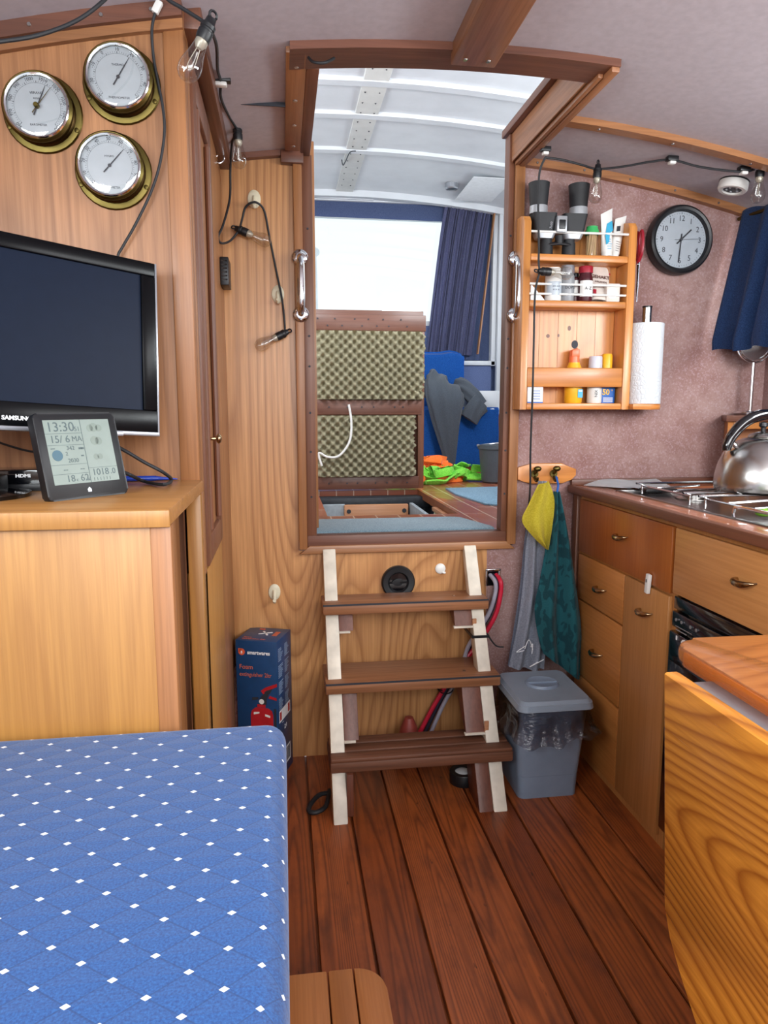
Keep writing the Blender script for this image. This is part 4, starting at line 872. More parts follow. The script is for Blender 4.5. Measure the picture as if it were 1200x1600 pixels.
pm = mf @ e                                                                       # the printed extinguisher
b = B(); prism(b, [(-.020, .06), (.050, .06), (.050, .215), (.046, .228), (.034, .236), (-.006, .236), (-.018, .226), (-.022, .21)], pm, .0003); prism(b, [(.0, .237), (.026, .237), (.026, .247), (.0, .247)], pm, .0004); prism(b, [(.012, .29), (.028, .302), (.064, .316), (.064, .306), (.034, .292), (.022, .276)], pm, .0004); prism(b, [(.036, .268), (.062, .262), (.062, .270), (.04, .276)], pm, .0004); ex = obj('extinguisher_print', b, M['red'], t, local=True)
b = B(); prism(b, [(.006, .247), (.030, .247), (.03, .262), (.04, .285), (.034, .29), (.02, .28), (.008, .265)], pm, .0005); prism(b, [(-.016, .258), (.004, .262), (.004, .270), (-.016, .268)], pm, .0004); prism(b, [(.053, .08), (.060, .08), (.060, .236), (.053, .236)], pm, .0004); prism(b, [(.022, .285), (.03, .292), (.05, .299), (.04, .282)], pm, .0006); obj('valve_print', b, M['ink'], ex, local=True)
b = B(); prism(b, disc(.008, 16, .014, .256), pm @ Matrix.Translation((0, 0, .0005)), .0003); prism(b, [(-.012, .213), (.006, .218), (.006, .223), (-.012, .221)], pm @ Matrix.Translation((0, 0, .0003)), .0002); prism(b, [(.024, .21), (.04, .206), (.04, .213), (.024, .217)], pm @ Matrix.Translation((0, 0, .0003)), .0002); obj('gauge_print', b, M['whitep'], ex, local=True)
b = B(); rnd = random.Random(4)
for blk in range(4):
    for r in range(8):
        ww = rnd.uniform(.02, .042); zz = ch - .028 - blk * .052 - r * .0052; box(b, -.054 , -.054 + ww, zz - .0011, zz + .0011, .0004, .0006, m=ms_)
        ww = rnd.uniform(.02, .042); box(b, .002, .002 + ww, zz - .0011, zz + .0011, .0004, .0006, m=ms_)
obj('small_print', b, plain('print_pale', '#8ea6c2', .5), t, local=True)
b = B(); box(b, -.055, .045, .185, .222, .0003, .0006, m=ms_); lb = obj('warning_strip', b, M['paper'], t, local=True)
b = B(); box(b, -.05, -.035, .190, .217, .0006, .0008, m=ms_); box(b, .024, .04, .190, .217, .0006, .0008, m=ms_); obj('pictogram', b, M['red'], lb, local=True)
b = B(); txt(b, '2 l', .02, ms_ @ e @ Matrix.Translation((.0, .155, 0))); txt(b, '***', .02, ms_ @ e @ Matrix.Translation((-.03, .06, 0))); box(b, -.01, .04, .03, .085, .0003, .0006, m=ms_); bc = obj('barcode_label', b, M['paper'], t, local=True)
b = B(); x = -.006
while x < .036: ww = rnd.choice((.0006, .001, .0016)); box(b, x, x + ww, .036, .08, .0006, .0008, m=ms_); x += ww + rnd.choice((.0008, .0014))
obj('bars', b, M['ink'], bc, local=True)
b = B()
for a in (.5, 2.2, 3.7, 5.3): box(b, 0, .022, -.003, .003, 0, .0007, m=mtp @ Matrix.Translation((.002, .012, 0)) @ Matrix.Rotation(a, 4, 'Z'))
obj('top_symbol', b, M['white_ink'], t, local=True); b = B(); txt(b, 'new', .014, mtp @ e @ Matrix.Translation((.04, .01, 0)) @ Matrix.Rotation(.7, 4, 'Z')) if 0 else box(b, .03, .045, -.01, .03, 0, .0006, m=mtp); obj('top_patch', b, M['orange_ink'], t, local=True)
# sack in the corner
b = B()
def sk(u, v):
    a = u * 2 * PI; r = (.30 + .7 * math.sin(PI * min(1, .12 + v * .88)) ** .6) * (1 + .08 * math.sin(a * 7 + v * 9) + .06 * math.sin(a * 13))
    return V((-.165 + .030 * r * math.cos(a) + .015 * v, 2.16 + .04 * r * math.sin(a), .345 * v))
sheet(b, sk, 48, 22); solo('sack', b, M['sack'], 'crumpled reddish brown bag squeezed into the corner behind the blue carton', 'bag', ang=80)

# ------------------------------------------------------------ bin, towels
t = thing('waste_bin', 'grey-blue plastic waste bin with a flat lid standing beside the ladder', 'bin', (.755, 1.95, 0))
def taper(bm, cx, cy, w0, d0, w1, d1, z0, z1, r):
    p0 = rrect(w0, d0, r, 5, cx, cy); p1 = rrect(w1, d1, r, 5, cx, cy)
    a = [bm.verts.new((x, y, z0)) for x, y in p0]; c = [bm.verts.new((x, y, z1)) for x, y in p1]; n = len(a)
    bm.faces.new(a[::-1]); bm.faces.new(c)
    for i in range(n): bm.faces.new((a[i], a[(i + 1) % n], c[(i + 1) % n], c[i]))
    return bm
b = B(); taper(b, .753, 1.950, .178, .175, .184, .181, 0, .068, .02); taper(b, .753, 1.950, .186, .183, .212, .225, .069, .285, .022); obj('body', b, M['bin'], t)
b = B(); taper(b, .756, 1.945, .228, .256, .222, .250, .285, .302, .026); taper(b, .756, 1.945, .218, .246, .204, .232, .302, .312, .024); ld = obj('lid', b, M['binlid'], t)
b = B(); lathe(b, [(0, .004), (.040, .004), (.047, .008), (.050, .004), (.051, 0)], Matrix.Translation((.758, 1.955, .3122)) @ Matrix.Diagonal((1, .9, 1, 1)), 32); box(b, .712, .804, 1.95, 1.957, .312, .322, .003); obj('handle', b, M['bin'], ld)
b = B()
def bagf(u, v):
    a = u * 2 * PI; c, s = math.cos(a), math.sin(a); n = 5
    k_ = (abs(c) ** n + abs(s) ** n) ** (-1 / n)
    r = 1 + .035 * math.sin(a * 9 + v * 3) * v + .03 * math.sin(a * 23) * v
    fl = .114 + .012 * v + .012 * max(0, v - .7) / .3
    fy = .128 + .010 * v + .012 * max(0, v - .7) / .3
    return V((.756 + fl * k_ * c * r, 1.945 + fy * k_ * s * r, .284 - v * (.085 + .012 * math.sin(a * 3 + 1) + .006 * math.sin(a * 11))))
sheet(b, bagf, 120, 12); tube(b, [(.876, 1.86, .205), (.895, 1.855, .198), (.905, 1.86, .194)], .006)
solo('bin_liner', b, M['bag'], 'thin smoky plastic bin liner folded over the rim of the waste bin', 'bag', ang=80)
t = thing('hook_board', 'shaped wooden board with two brass hooks on the mauve bulkhead beside the galley', 'hook rail', (.842, YB, .93))
b = B(); prism(b, [(.748, .905), (.766, .900), (.79, .892), (.90, .892), (.930, .903), (.945, .918), (.945, .938), (.925, .945), (.895, .958), (.795, .958), (.766, .950), (.748, .945)], front(0, YB, 0), .016, .003); obj('board', b, M['pinex'], t)
for hx in (.802, .866):
    b = B(); cyl(b, (hx, YB - .016, .925), (hx, YB - .024, .925), .012, n=14); tube(b, [(hx, YB - .02, .925), (hx, YB - .035, .932), (hx, YB - .045, .94)], .005); sph(b, (hx, YB - .047, .943), .011, 1.2, .8, .8, 12); tube(b, [(hx, YB - .02, .918), (hx, YB - .032, .905), (hx, YB - .045, .905), (hx, YB - .05, .915)], .0045); obj('hook', b, M['brass'], t)
def drape(pts_l, pts_r, y, folds, amp, seed, nv=40, nu=40, th=.004, dy=0):
    L_ = spline([V((x, 0, z)) for x, z in pts_l], 8); R__ = spline([V((x, 0, z)) for x, z in pts_r], 8)
    def smp(P, v): f = v * (len(P) - 1); i = min(int(f), len(P) - 2); return P[i].lerp(P[i + 1], f - i)
    def fn(u, v):
        a, c = smp(L_, v), smp(R__, v); p = a.lerp(c, u)
        return V((p.x, y - dy * v + amp * (.25 + v) * math.sin(u * folds * 2 * PI + seed + v * 1.5) + amp * .4 * math.sin(u * folds * 5 + v * 4 + seed), p.z))
    return sheet(B(), fn, nu, nv, th)
def W2(pts, y): return [(at(a, c, 'Y', y).x, at(a, c, 'Y', y).z) for a, c in pts]
y = 2.13
b = drape(W2([(843, 752), (826, 830), (818, 920), (808, 985), (795, 1042)], y), W2([(856, 752), (858, 830), (860, 920), (856, 985), (850, 1046)], y), y + .01, 2.2, .012, 0, dy=.02); tw_ = solo('grey_towel', b, M['greyt'], 'pale grey towel with a line pattern hanging between the yellow cloth and the ladder', 'towel', ang=80)
b = drape(W2([(836, 775), (822, 830), (812, 920), (802, 985), (793, 1040)], y + .03), W2([(848, 775), (846, 850), (846, 920), (838, 985), (832, 1040)], y + .03), y + .032, 1.5, .006, 2, dy=.0); solo('grey_towel', b, M['greyt2'], 'darker grey towel hanging behind the pale grey towel against the bulkhead', 'towel', ang=80)
b = B(); rnd = random.Random(2)
for i in range(4):
    p = at(rnd.uniform(803, 842), rnd.uniform(1000, 1036), 'Y', 2.092); tube(b, [p, p + V((rnd.uniform(-.03, .03), 0, rnd.uniform(-.02, .03))), p + V((rnd.uniform(-.03, .03), 0, rnd.uniform(-.03, .02)))], .0012, 5)
obj('line_print', b, M['white_ink'], tw_)
y = 2.095
b = drape(W2([(842, 757), (826, 790), (816, 814), (832, 838), (851, 857)], y), W2([(858, 752), (864, 768), (866, 788), (860, 825), (853, 857)], y), y, 1.2, .010, 1, 30, 24, dy=.012); solo('yellow_cloth', b, M['yellow'], 'small yellow cloth hanging from the brass hook nearest the doorway', 'cloth', ang=80)
b = drape(W2([(866, 768), (858, 830), (846, 900), (836, 952), (842, 1000), (848, 1020)], y), W2([(874, 768), (886, 830), (898, 905), (909, 985), (908, 1030), (908, 1065)], y), y, 2.0, .017, .4, 44, 44, dy=.02); tt = solo('teal_towel', b, M['teal'], 'dark teal patterned towel hanging from the hook nearest the galley', 'towel', ang=80)
b = B(); tube(b, [at(869, 745, 'Y', 2.15), at(872, 758, 'Y', 2.12), at(870, 770, 'Y', 2.095)], .0035); obj('hanging_loop', b, M['bluep'], tt, label='blue hanging loop')

# ------------------------------------------------------------ galley
XC = .95
t = thing('galley_cabinet', 'stained wooden galley cabinet with drawers below the worktop', 'cabinet', (1.2, 1.8, 0))
b = B(); box(b, XC + .012, 1.598, 1.592, 2.20, 0, .858); box(b, XC + .012, 1.598, 1.058, 1.07, 0, .858); box(b, XC + .012, 1.598, 1.07, 1.592, .68, .858); box(b, XC + .004, XC + .014, 1.58, 2.2, .0, .858); box(b, XC + .004, XC + .014, 1.06, 1.58, .845, .858); obj('carcass', b, M['cab_door'], t)
b = B(); box(b, XC - .01, XC + .02, 2.17, 2.205, 0, .858, .003); obj('corner_post', b, M['mahog_z'], t)
def bow(parent, y, z):
    x = XC - .008; b = B(); L_ = .028
    tube(b, [(x + .002, y + L_, z), (x - .012, y + L_ * .8, z - .001), (x - .017, y + L_ * .2, z - .003), (x - .016, y - L_ * .5, z - .001), (x - .006, y - L_ * 1.05, z + .003), (x + .001, y - L_ * 1.25, z + .005)], .006, 10, 6, lambda u: .0022 + .0055 * math.sin(PI * min(1, u * 1.1 + .08)) ** .7)
    obj('handle', b, M['pewter'], parent, label='bowed brass handle')
def front_(nm, y0, y1, z0, z1, m, hy=None, hz=None, th=.012):
    b = B(); box(b, XC - .008, XC - .008 + th, y0, y1, z0, z1, .002); o = obj(nm, b, M[m], t)
    if hy: bow(o, hy, hz)
    return o
f1 = front_('drawer', 1.600, 2.152, .678, .846, 'cab_dark', at(968, 839, 'X', .935).y, at(968, 839, 'X', .935).z)
front_('drawer', 1.836, 2.148, .525, .670, 'cab', at(936, 921, 'X', .935).y, at(936, 921, 'X', .935).z)
front_('drawer', 1.836, 2.145, .278, .519, 'cab', at(930, 1021, 'X', .935).y, at(930, 1021, 'X', .935).z)
front_('drawer', 1.836, 2.140, .03, .272, 'cab')
front_('door', 1.600, 1.830, .03, .670, 'cab_door', at(1005, 957, 'X', .935).y, at(1005, 957, 'X', .935).z)
front_('drawer', 1.065, 1.586, .684, .846, 'cab_light', at(1160, 910, 'X', .935).y, at(1160, 910, 'X', .935).z)
b = B(); p = at(1013, 912, 'X', .936); box(b, p.x - .006, p.x + .004, p.y - .008, p.y + .008, p.z - .026, p.z + .026, .002, m=Matrix.Translation(p) @ Matrix.Rotation(.12, 4, 'X') @ Matrix.Translation(-p)); cl = obj('catch', b, M['whitep'], t, label='white plastic child catch'); b = B(); box(b, p.x - .0068, p.x - .006, p.y - .002, p.y + .002, p.z + .004, p.z + .012); obj('button', b, M['ink'], cl)
t = thing('oven', 'black built-in oven under the pale galley drawer', 'oven', (1.2, 1.33, 0))
b = B(); box(b, XC + .02, 1.45, 1.065, 1.585, .04, .678); obj('body', b, M['cooker'], t)
b = B(); box(b, XC - .002, XC + .02, 1.065, 1.585, .645, .676, .002); box(b, XC - .006, XC + .018, 1.08, 1.585, .600, .640, .004); cp = obj('control_panel', b, M['cooker'], t)
b = B()
for yy in (1.562, 1.538, 1.500, 1.476): cyl(b, (XC - .0065, yy, .622), (XC - .0085, yy, .622), .004, n=12)
obj('screw', b, M['silver'], cp)
b = B(); box(b, XC - .010, XC + .018, 1.075, 1.588, .06, .590, .006); od = obj('door', b, M['blackg'], t)
b = B(); box(b, XC - .0115, XC - .009, 1.10, 1.575, .515, .575, .001); obj('glass', b, M['blackg'], od)
p = at(1064, 1012, 'X', XC - .0105)
b = B(); txt(b, 'LG', .058, side(XC - .0107, p.y, p.z), bold=.001, sx=.75); obj('lettering', b, M['white_ink'], od)
b = B(); p0 = XC - .0104; box(b, p0, p0 + .0003, p.y - .04, p.y + .03, p.z + .045, p.z + .047); box(b, p0, p0 + .0003, p.y - .02, p.y + .028, p.z + .036, p.z + .039); obj('label_line', b, M['silver'], od)
# worktop
t = thing('worktop', 'brown galley worktop with a dark wooden edge', 'worktop', (1.2, 1.6, .858))
b = B()
box(b, .94, 1.012, 1.058, 2.205, .859, .885); box(b, 1.42, 1.598, 1.058, 2.205, .859, .885); box(b, 1.012, 1.42, 2.12, 2.205, .859, .885); box(b, 1.012, 1.42, 1.058, 1.1, .859, .885); obj('top', b, plain('worktop_brown', '#a9694a', .25, var=.08, sc=9, coat=.3), t)
b = B(); box(b, .918, .942, 1.058, 2.205, .862, .887, .005); obj('edge', b, M['mahog_y'], t)
b = B(); box(b, .93, 1.598, 2.195, YB - .001, .885, .905, .003); obj('upstand', b, M['mahog_x'], t)
t = thing('cooktop', 'stainless steel hob with wire pan supports set into the worktop', 'hob', (1.2, 1.6, .885))
b = B(); box(b, 1.004, 1.43, 1.1, 2.02, .872, .878)
for s in ((1.0, 1.012, 1.09, 2.03), (1.42, 1.434, 1.09, 2.03), (1.0, 1.434, 1.09, 1.10), (1.0, 1.434, 2.02, 2.03)): box(b, s[0], s[1], s[2], s[3], .874, .8885, .002)
obj('tray', b, M['hobsteel'], t)
for cx, cy in ((1.16, 1.86), (1.28, 1.60), (1.13, 1.42), (1.3, 1.30)):
    b = B(); lathe(b, [(0, .879), (.055, .879), (.055, .882), (.035, .884), (.035, .892), (.03, .896), (0, .897)], Matrix.Translation((cx, cy, 0)), 24); obj('burner', b, M['steel'], t)
def grate(x0, x1, y0, y1):
    b = B(); z = .915; zl = .884
    for yy in (y0, y1): tube(b, [(x0, yy, zl), (x0, yy, z - .004), (x0 + .006, yy, z), (x1 - .006, yy, z), (x1, yy, z - .004), (x1, yy, zl)], .0033, 8, 3)
    for xx in (x0, x1): tube(b, [(xx, y0, z - .008), (xx, y1, z - .008)], .003, 8, 1)
    cy = (y0 + y1) / 2; cx = (x0 + x1) / 2
    for yy in (y0 + (y1 - y0) * .33, y0 + (y1 - y0) * .67): tube(b, [(x0, yy, z - .006), (cx - .04, yy, z)], .003, 8, 1); tube(b, [(cx + .04, yy, z), (x1, yy, z - .006)], .003, 8, 1)
    obj('pan_support', b, M['chrome'], t, label='chrome wire pan support')
grate(1.05, 1.39, 1.71, 1.96); grate(1.05, 1.39, 1.36, 1.64)
b = B(); tube(b, [(1.035, 1.50, .878), (1.035, 1.50, .905), (1.035, 1.42, .908), (1.035, 1.2, .908)], .004, 8, 2); obj('guard_rail', b, M['chrome'], t)
mk = at(1182, 770, 'Z', .918); kx, ky = mk.x + .02, mk.y + .02
t = thing('kettle', 'stainless steel whistling kettle with an arched black handle standing on the hob', 'kettle', (kx, ky, .9185))
b = B(); lathe(b, [(0, 0), (.098, 0), (.107, .006), (.110, .02), (.108, .045), (.101, .075), (.088, .105), (.068, .127), (.045, .138), (.030, .141), (0, .142)], n=48); obj('body', b, M['steel'], t, local=True)
b = B(); lathe(b, [(.034, .1405), (.036, .143), (.03, .150), (.012, .155), (0, .156)], n=24); ldd = obj('lid', b, M['steel'], t, local=True)
b = B(); lathe(b, [(0, .155), (.006, .156), (.006, .165), (.011, .170), (.010, .178), (0, .181)], n=16); obj('knob', b, M['black'], ldd, local=True)
b = B(); tube(b, [(.085, -.02, .085), (.115, -.03, .105), (.135, -.034, .125)], .017, 12, 5, lambda u: .02 - .006 * u); obj('spout', b, M['steel'], t, local=True)
hp = [(-.098, .0, .108), (-.097, 0, .122), (-.084, 0, .148), (-.055, 0, .178), (-.015, 0, .196), (.03, 0, .198), (.075, 0, .182), (.100, 0, .160)]
b = B(); tube(b, hp, .0105, 14, 8, lambda u: .0105 + .004 * math.sin(PI * u)); obj('handle', b, M['blackg'], t, local=True)
for s in ((-.088, -.066, .132, .112), (.07, .06, .178, .125)):
    b = B(); tube(b, [(s[0], 0, s[2]), (s[1], 0, s[3])], .006, 10, 1); obj('handle_bracket', b, M['chrome'], t, local=True)
t = thing('paper_sheet', 'loose white papers lying on the end of the worktop under the hook board', 'paper', (1.08, 2.12, .886))
def pp(u, v):
    p = V((.955, 2.16, .889)).lerp(V((1.02, 2.02, .889)), u); q = V((1.22, 2.19, .900)).lerp(V((1.15, 1.98, .889)), u); r = p.lerp(q, v)
    return r + V((0, 0, .012 * math.sin(PI * v) * (1 - u * .5) + .006 * math.sin(v * 7 + u)))
b = sheet(B(), pp, 10, 20, .0008); obj('sheet', b, M['paper'], t)
b = sheet(B(), lambda u, v: pp(u, v) + V((.015 * u + .01, .008, -.0025 - .001 * v)), 10, 20, .0008); obj('sheet', b, M['paper'], t)
b = B(); box(b, 1.06, 1.16, 1.955, 2.0, .8865, .897, .003); solo('lighter_tray', b, M['black'], 'small black tray on the edge of the hob in front of the white papers', 'tray')
b = B(); p = at(1193, 806, 'Z', .892); sph(b, (p.x, p.y, .8985), .016, 1.2, 1, .55); cyl(b, (p.x + .01, p.y - .02, .894), (p.x + .05, p.y - .09, .894), .006, n=10); solo('lime_spoon_rest', b, M['lime'], 'lime green silicone utensil lying on the edge of the hob', 'utensil')
t = thing('corner_cabinet', 'small open wooden corner cabinet standing on the worktop behind the kettle', 'cabinet', (1.42, 2.12, .885))
b = B(); prism(b, [(1.398, 2.10), (1.598, 2.10), (1.598, 2.213), (1.455, 2.213)], Matrix.Translation((0, 0, 1.092)), .020, .002); obj('top', b, M['mahog_x'], t)
b = B(); prism(b, [(1.412, 2.112), (1.432, 2.112), (1.485, 2.213), (1.467, 2.213)], Matrix.Translation((0, 0, .905)), .187); obj('side_panel', b, M['cab'], t)
b = B(); box(b, 1.428, 1.598, 2.112, 2.126, 1.068, 1.092, .002); obj('top_rail', b, M['cab'], t)
b = B(); box(b, 1.48, 1.598, 2.195, 2.205, .905, 1.092); obj('back_panel', b, M['tan_ply'], t)
t = thing('mirror', 'round chromed table mirror on a slim stand, half hidden by the blue curtain', 'mirror', (1.512, 2.15, 1.112))
b = B(); lathe(b, [(0, 0), (.045, 0), (.047, .003), (.047, .010), (.044, .013), (.01, .016), (0, .016)], n=36); obj('base', b, M['chrome'], t, local=True)
b = B(); cyl(b, (0, 0, .014), (0, 0, .168), .006, n=14); obj('stem', b, M['chrome'], t, local=True)
b = B(); tube(b, [(.064 * math.sin(a), 0, .232 - .064 * math.cos(a)) for a in [-1.7 + 3.4 * i / 20 for i in range(21)]], .003, 8, 1); obj('yoke', b, M['chrome'], t, local=True)
b = B(); cyl(b, (0, -.004, .232), (0, .004, .232), .053, n=40); obj('glass', b, M['chrome'], t, local=True)
b = B(); tube(b, [(.054 * math.sin(a), 0, .232 - .054 * math.cos(a)) for a in [2 * PI * i / 32 for i in range(33)]], .005, 8, 1); obj('rim', b, M['chrome'], t, local=True)
t = thing('curtain', 'gathered navy blue curtain over the galley side window', 'curtain', (1.5, 2.0, 1.52))
def cf(u, v):
    w_ = .6 + .6 * v; fo = math.sin(u * 8 * 2 * PI + .5 * math.sin(v * 3)) + .4 * math.sin(u * 13 * 2 * PI + 1)
    return V((1.464 + .06 * u - .078 * v - .010 * w_ * fo + .008 * max(0, v - .93) / .07, 2.188 - u * .72 - .006 * math.sin(v * 3) * (1 - u), 1.752 - .435 * v - .012 * u + .006 * math.sin(u * 30)))
b = sheet(B(), cf, 190, 30, .005); obj('drape', b, M['curtain'], t, ang=80)
b = B(); cyl(b, (1.463, 2.205, 1.735), (1.525, 1.45, 1.728), .006, n=10); obj('rod', b, M['brass'], t)
t = thing('spotlight', 'round white spotlight on the galley ceiling near the blue curtain', 'light', (1.335, 2.04, zc(1.335)))
m_ = Matrix.Translation((1.338, 2.05, zc(1.338))) @ Matrix.Rotation(math.atan(.2448 * (1.338 - .45)), 4, 'Y')
b = B(); cyl(b, m_ @ V((0, 0, .004)), m_ @ V((0, 0, -.004)), .042, n=36); obj('gasket', b, M['black'], t)
b = B(); lathe(b, [(.0, -.004), (.041, -.004), (.042, -.022), (.038, -.028), (.028, -.028), (.026, -.022), (0, -.022)], m_, 40); obj('housing', b, M['whitep'], t)
b = B(); lathe(b, [(0, -.0235), (.026, -.0235), (.026, -.022), (0, -.022)], m_, 30); ln = obj('lens', b, M['bucket'], t)
b = B()
for a in range(5): sph(b, m_ @ V((.016 * math.cos(a * 1.257), .016 * math.sin(a * 1.257), -.0238)), .004, n=10)
obj('diode', b, M['silver'], ln)

# ------------------------------------------------------------ wall clock
mcw = front(1.255, YB, 1.660)
t = thing('wall_clock', 'round black-rimmed wall clock with a white face on the mauve bulkhead', 'clock', m=mcw)
b = B(); lathe(b, [(0, 0), (.102, 0), (.105, .01), (.106, .03), (.103, .040), (.097, .044), (.090, .042), (.086, .034), (.085, .030)], n=64); obj('rim', b, M['black'], t, local=True)
b = B(); cyl(b, (0, 0, .024), (0, 0, .030), .086, n=48); fc = obj('face', b, M['dial'], t, local=True)
b = B()
for i in range(12):
    a = math.radians(90 - 30 * (i + 1)); txt(b, str(i + 1), .0235, Matrix.Translation((.064 * math.cos(a), .064 * math.sin(a), .0302)), sx=.92)
obj('numerals', b, M['ink'], fc, local=True)
b = B()
for i in range(60):
    a = math.radians(6 * i); box(b, .0775, .0825 if i % 5 == 0 else .0805, -.0009 if i % 5 == 0 else -.0004, .0009 if i % 5 == 0 else .0004, .030, .0303, m=Matrix.Rotation(a, 4, 'Z'))
obj('minute_marks', b, M['ink'], fc, local=True)
def chand(nm, deg, l0, l1, w, z, th=.001):
    b = B(); box(b, -l0, l1, -w, w, z, z + th, m=Matrix.Rotation(math.radians(deg), 4, 'Z')); obj(nm, b, M['ink'], t, local=True)
chand('hour_hand', 43, .018, .046, .0022, .0315); chand('minute_hand', -94, .018, .068, .0016, .033); chand('second_hand', 3, .022, .062, .0005, .0345, .0006)
b = B(); cyl(b, (0, 0, .03), (0, 0, .036), .004, n=14); obj('hub', b, M['ink'], t, local=True)
b = B(); cyl(b, (0, 0, .0375), (0, 0, .0382), .088, n=48); obj('glass', b, glassy('clock_glass', (1, 1, 1), 1.25, .97), t, local=True)

# ------------------------------------------------------------ spice rack
t = thing('spice_rack', 'pine wall rack with rails, holding jars and binoculars, on the mauve bulkhead', 'rack', (.9, YB, 1.13))
YF = 2.125
for x0, x1, zt, yb in ((.722, .745, 1.706, 2.195), (1.054, 1.080, 1.698, YB - .001)):
    b = B(); prism(b, [(YF, 1.13), (yb, 1.13), (yb, zt), (YF + .035, zt), (YF + .012, zt - .006), (YF, zt - .022)], fr((x0, 0, 0), (0, 1, 0), (0, 0, 1)), x1 - x0, .003); obj('side_panel', b, M['pine'], t)
b = B()
for i in range(5): box(b, .745 + .0618 * i, .745 + .0618 * (i + 1) - .001, YB - .012, YB - .002, 1.13, 1.682)
obj('back_panel', b, M['pine'], t)
for z0, z1 in ((1.572, 1.593), (1.437, 1.458), (1.13, 1.150)):
    b = B(); box(b, .745, 1.054, YF, YB - .012, z0, z1, .004); obj('shelf', b, M['pinex'], t)
b = B(); pl = [(1.08, 2.1), (1.14, 2.1)] + [(1.14 + .052 * math.sin(a), 2.152 - .052 * math.cos(a)) for a in [PI * i / 12 for i in range(13)]] + [(1.08, 2.204)]
prism(b, pl, Matrix.Translation((0, 0, 1.13)), .018, .004); obj('roll_bracket', b, M['pinex'], t)
b = B(); box(b, .745, 1.054, YF + .001, YF + .012, 1.199, 1.258, .004); obj('front_board', b, M['pinex'], t)
for z in (1.657, 1.506, 1.477):
    b = B(); cyl(b, (.743, YF + .006, z), (1.056, YF + .006, z), .0035, n=10); obj('rail', b, M['whitep'], t, label='thin white rail')
for x, z, r, sx in ((.835, 1.36, .006, 1.), (.870, 1.362, .005, .7), (.925, 1.335, .013, .85), (.905, 1.385, .008, .7)):
    b = B(); prism(b, [(x + px_ * sx, z + pz_) for px_, pz_ in disc(r, 18)], front(0, YB - .0122, 0), .0006); obj('knot', b, M['ink'] if r > .01 else M['mahog_z'], t, label='dark knot')
t = thing('kitchen_roll', 'white kitchen paper roll on a steel post beside the pine rack', 'paper roll', (1.137, 2.15, 1.148))
b = B(); lathe(b, [(.018, 0), (.0525, 0), (.0535, .002), (.0535, .246), (.0525, .248), (.018, .248), (.018, 0)], n=48); obj('paper', b, M['ktowel'], t, local=True)
b = B(); cyl(b, (0, 0, 0), (0, 0, .297), .0145, n=24); pz = obj('post', b, M['steel'], t, local=True)
b = B(); cyl(b, (0, 0, .297), (0, 0, .302), .0152, n=24); obj('post_cap', b, M['black'], pz, local=True)
# binoculars, objectives up
t = thing('binoculars', 'black and silver binoculars standing on the top shelf of the pine rack', 'binoculars', (.838, 2.155, 1.593))
for s in (-1, 1):
    cx = .838 + s * .063; b = B(); lathe(b, [(0, 1.732), (.026, 1.732), (.0305, 1.785), (.032, 1.800), (.030, 1.801), (.027, 1.795), (0, 1.793)], Matrix.Translation((cx, 2.155, 0)), 28); obj('objective', b, M['rubber'], t)
    b = B(); lathe(b, [(0, 1.712), (.0275, 1.712), (.0270, 1.734), (0, 1.734)], Matrix.Translation((cx, 2.155, 0)), 28); tube(b, [(cx, 2.15, 1.715), (.838 + s * .03, 2.15, 1.704), (.838 + s * .008, 2.15, 1.700)], .010); obj('collar', b, M['greysil'], t)
    b = B(); taper(b, .838 + s * .048, 2.155, .058, .045, .076, .056, 1.660, 1.712, .012); obj('prism_housing', b, M['rubber'], t)
    b = B(); taper(b, .838 + s * .044, 2.155, .05, .042, .066, .05, 1.640, 1.659, .012); obj('lower_housing', b, M['greysil'], t)
    b = B(); cyl(b, (.838 + s * .036, 2.155, 1.594), (.838 + s * .036, 2.155, 1.630), .021, .020, 24); cyl(b, (.838 + s * .036, 2.155, 1.630), (.838 + s * .036, 2.155, 1.643), .018, .018, 24); obj('eyepiece', b, M['rubber'], t)
b = B(); box(b, .822, .854, 2.12, 2.16, 1.655, 1.702, .003); obj('bridge', b, M['greysil'], t); b = B(); box(b, .828, .848, 2.117, 2.121, 1.663, 1.69, .002); cyl(b, (.838, 2.14, 1.625), (.838, 2.14, 1.648), .013, n=20); tube(b, [(.80, 2.14, 1.622), (.838, 2.135, 1.625), (.876, 2.14, 1.622)], .005); obj('focus_wheel', b, M['black'], t)
b = B(); txt(b, '7x50', .010, front(.806, 2.1265, 1.675) @ Matrix.Rotation(1.4, 4, 'Z')); obj('lettering', b, M['silver'], t)
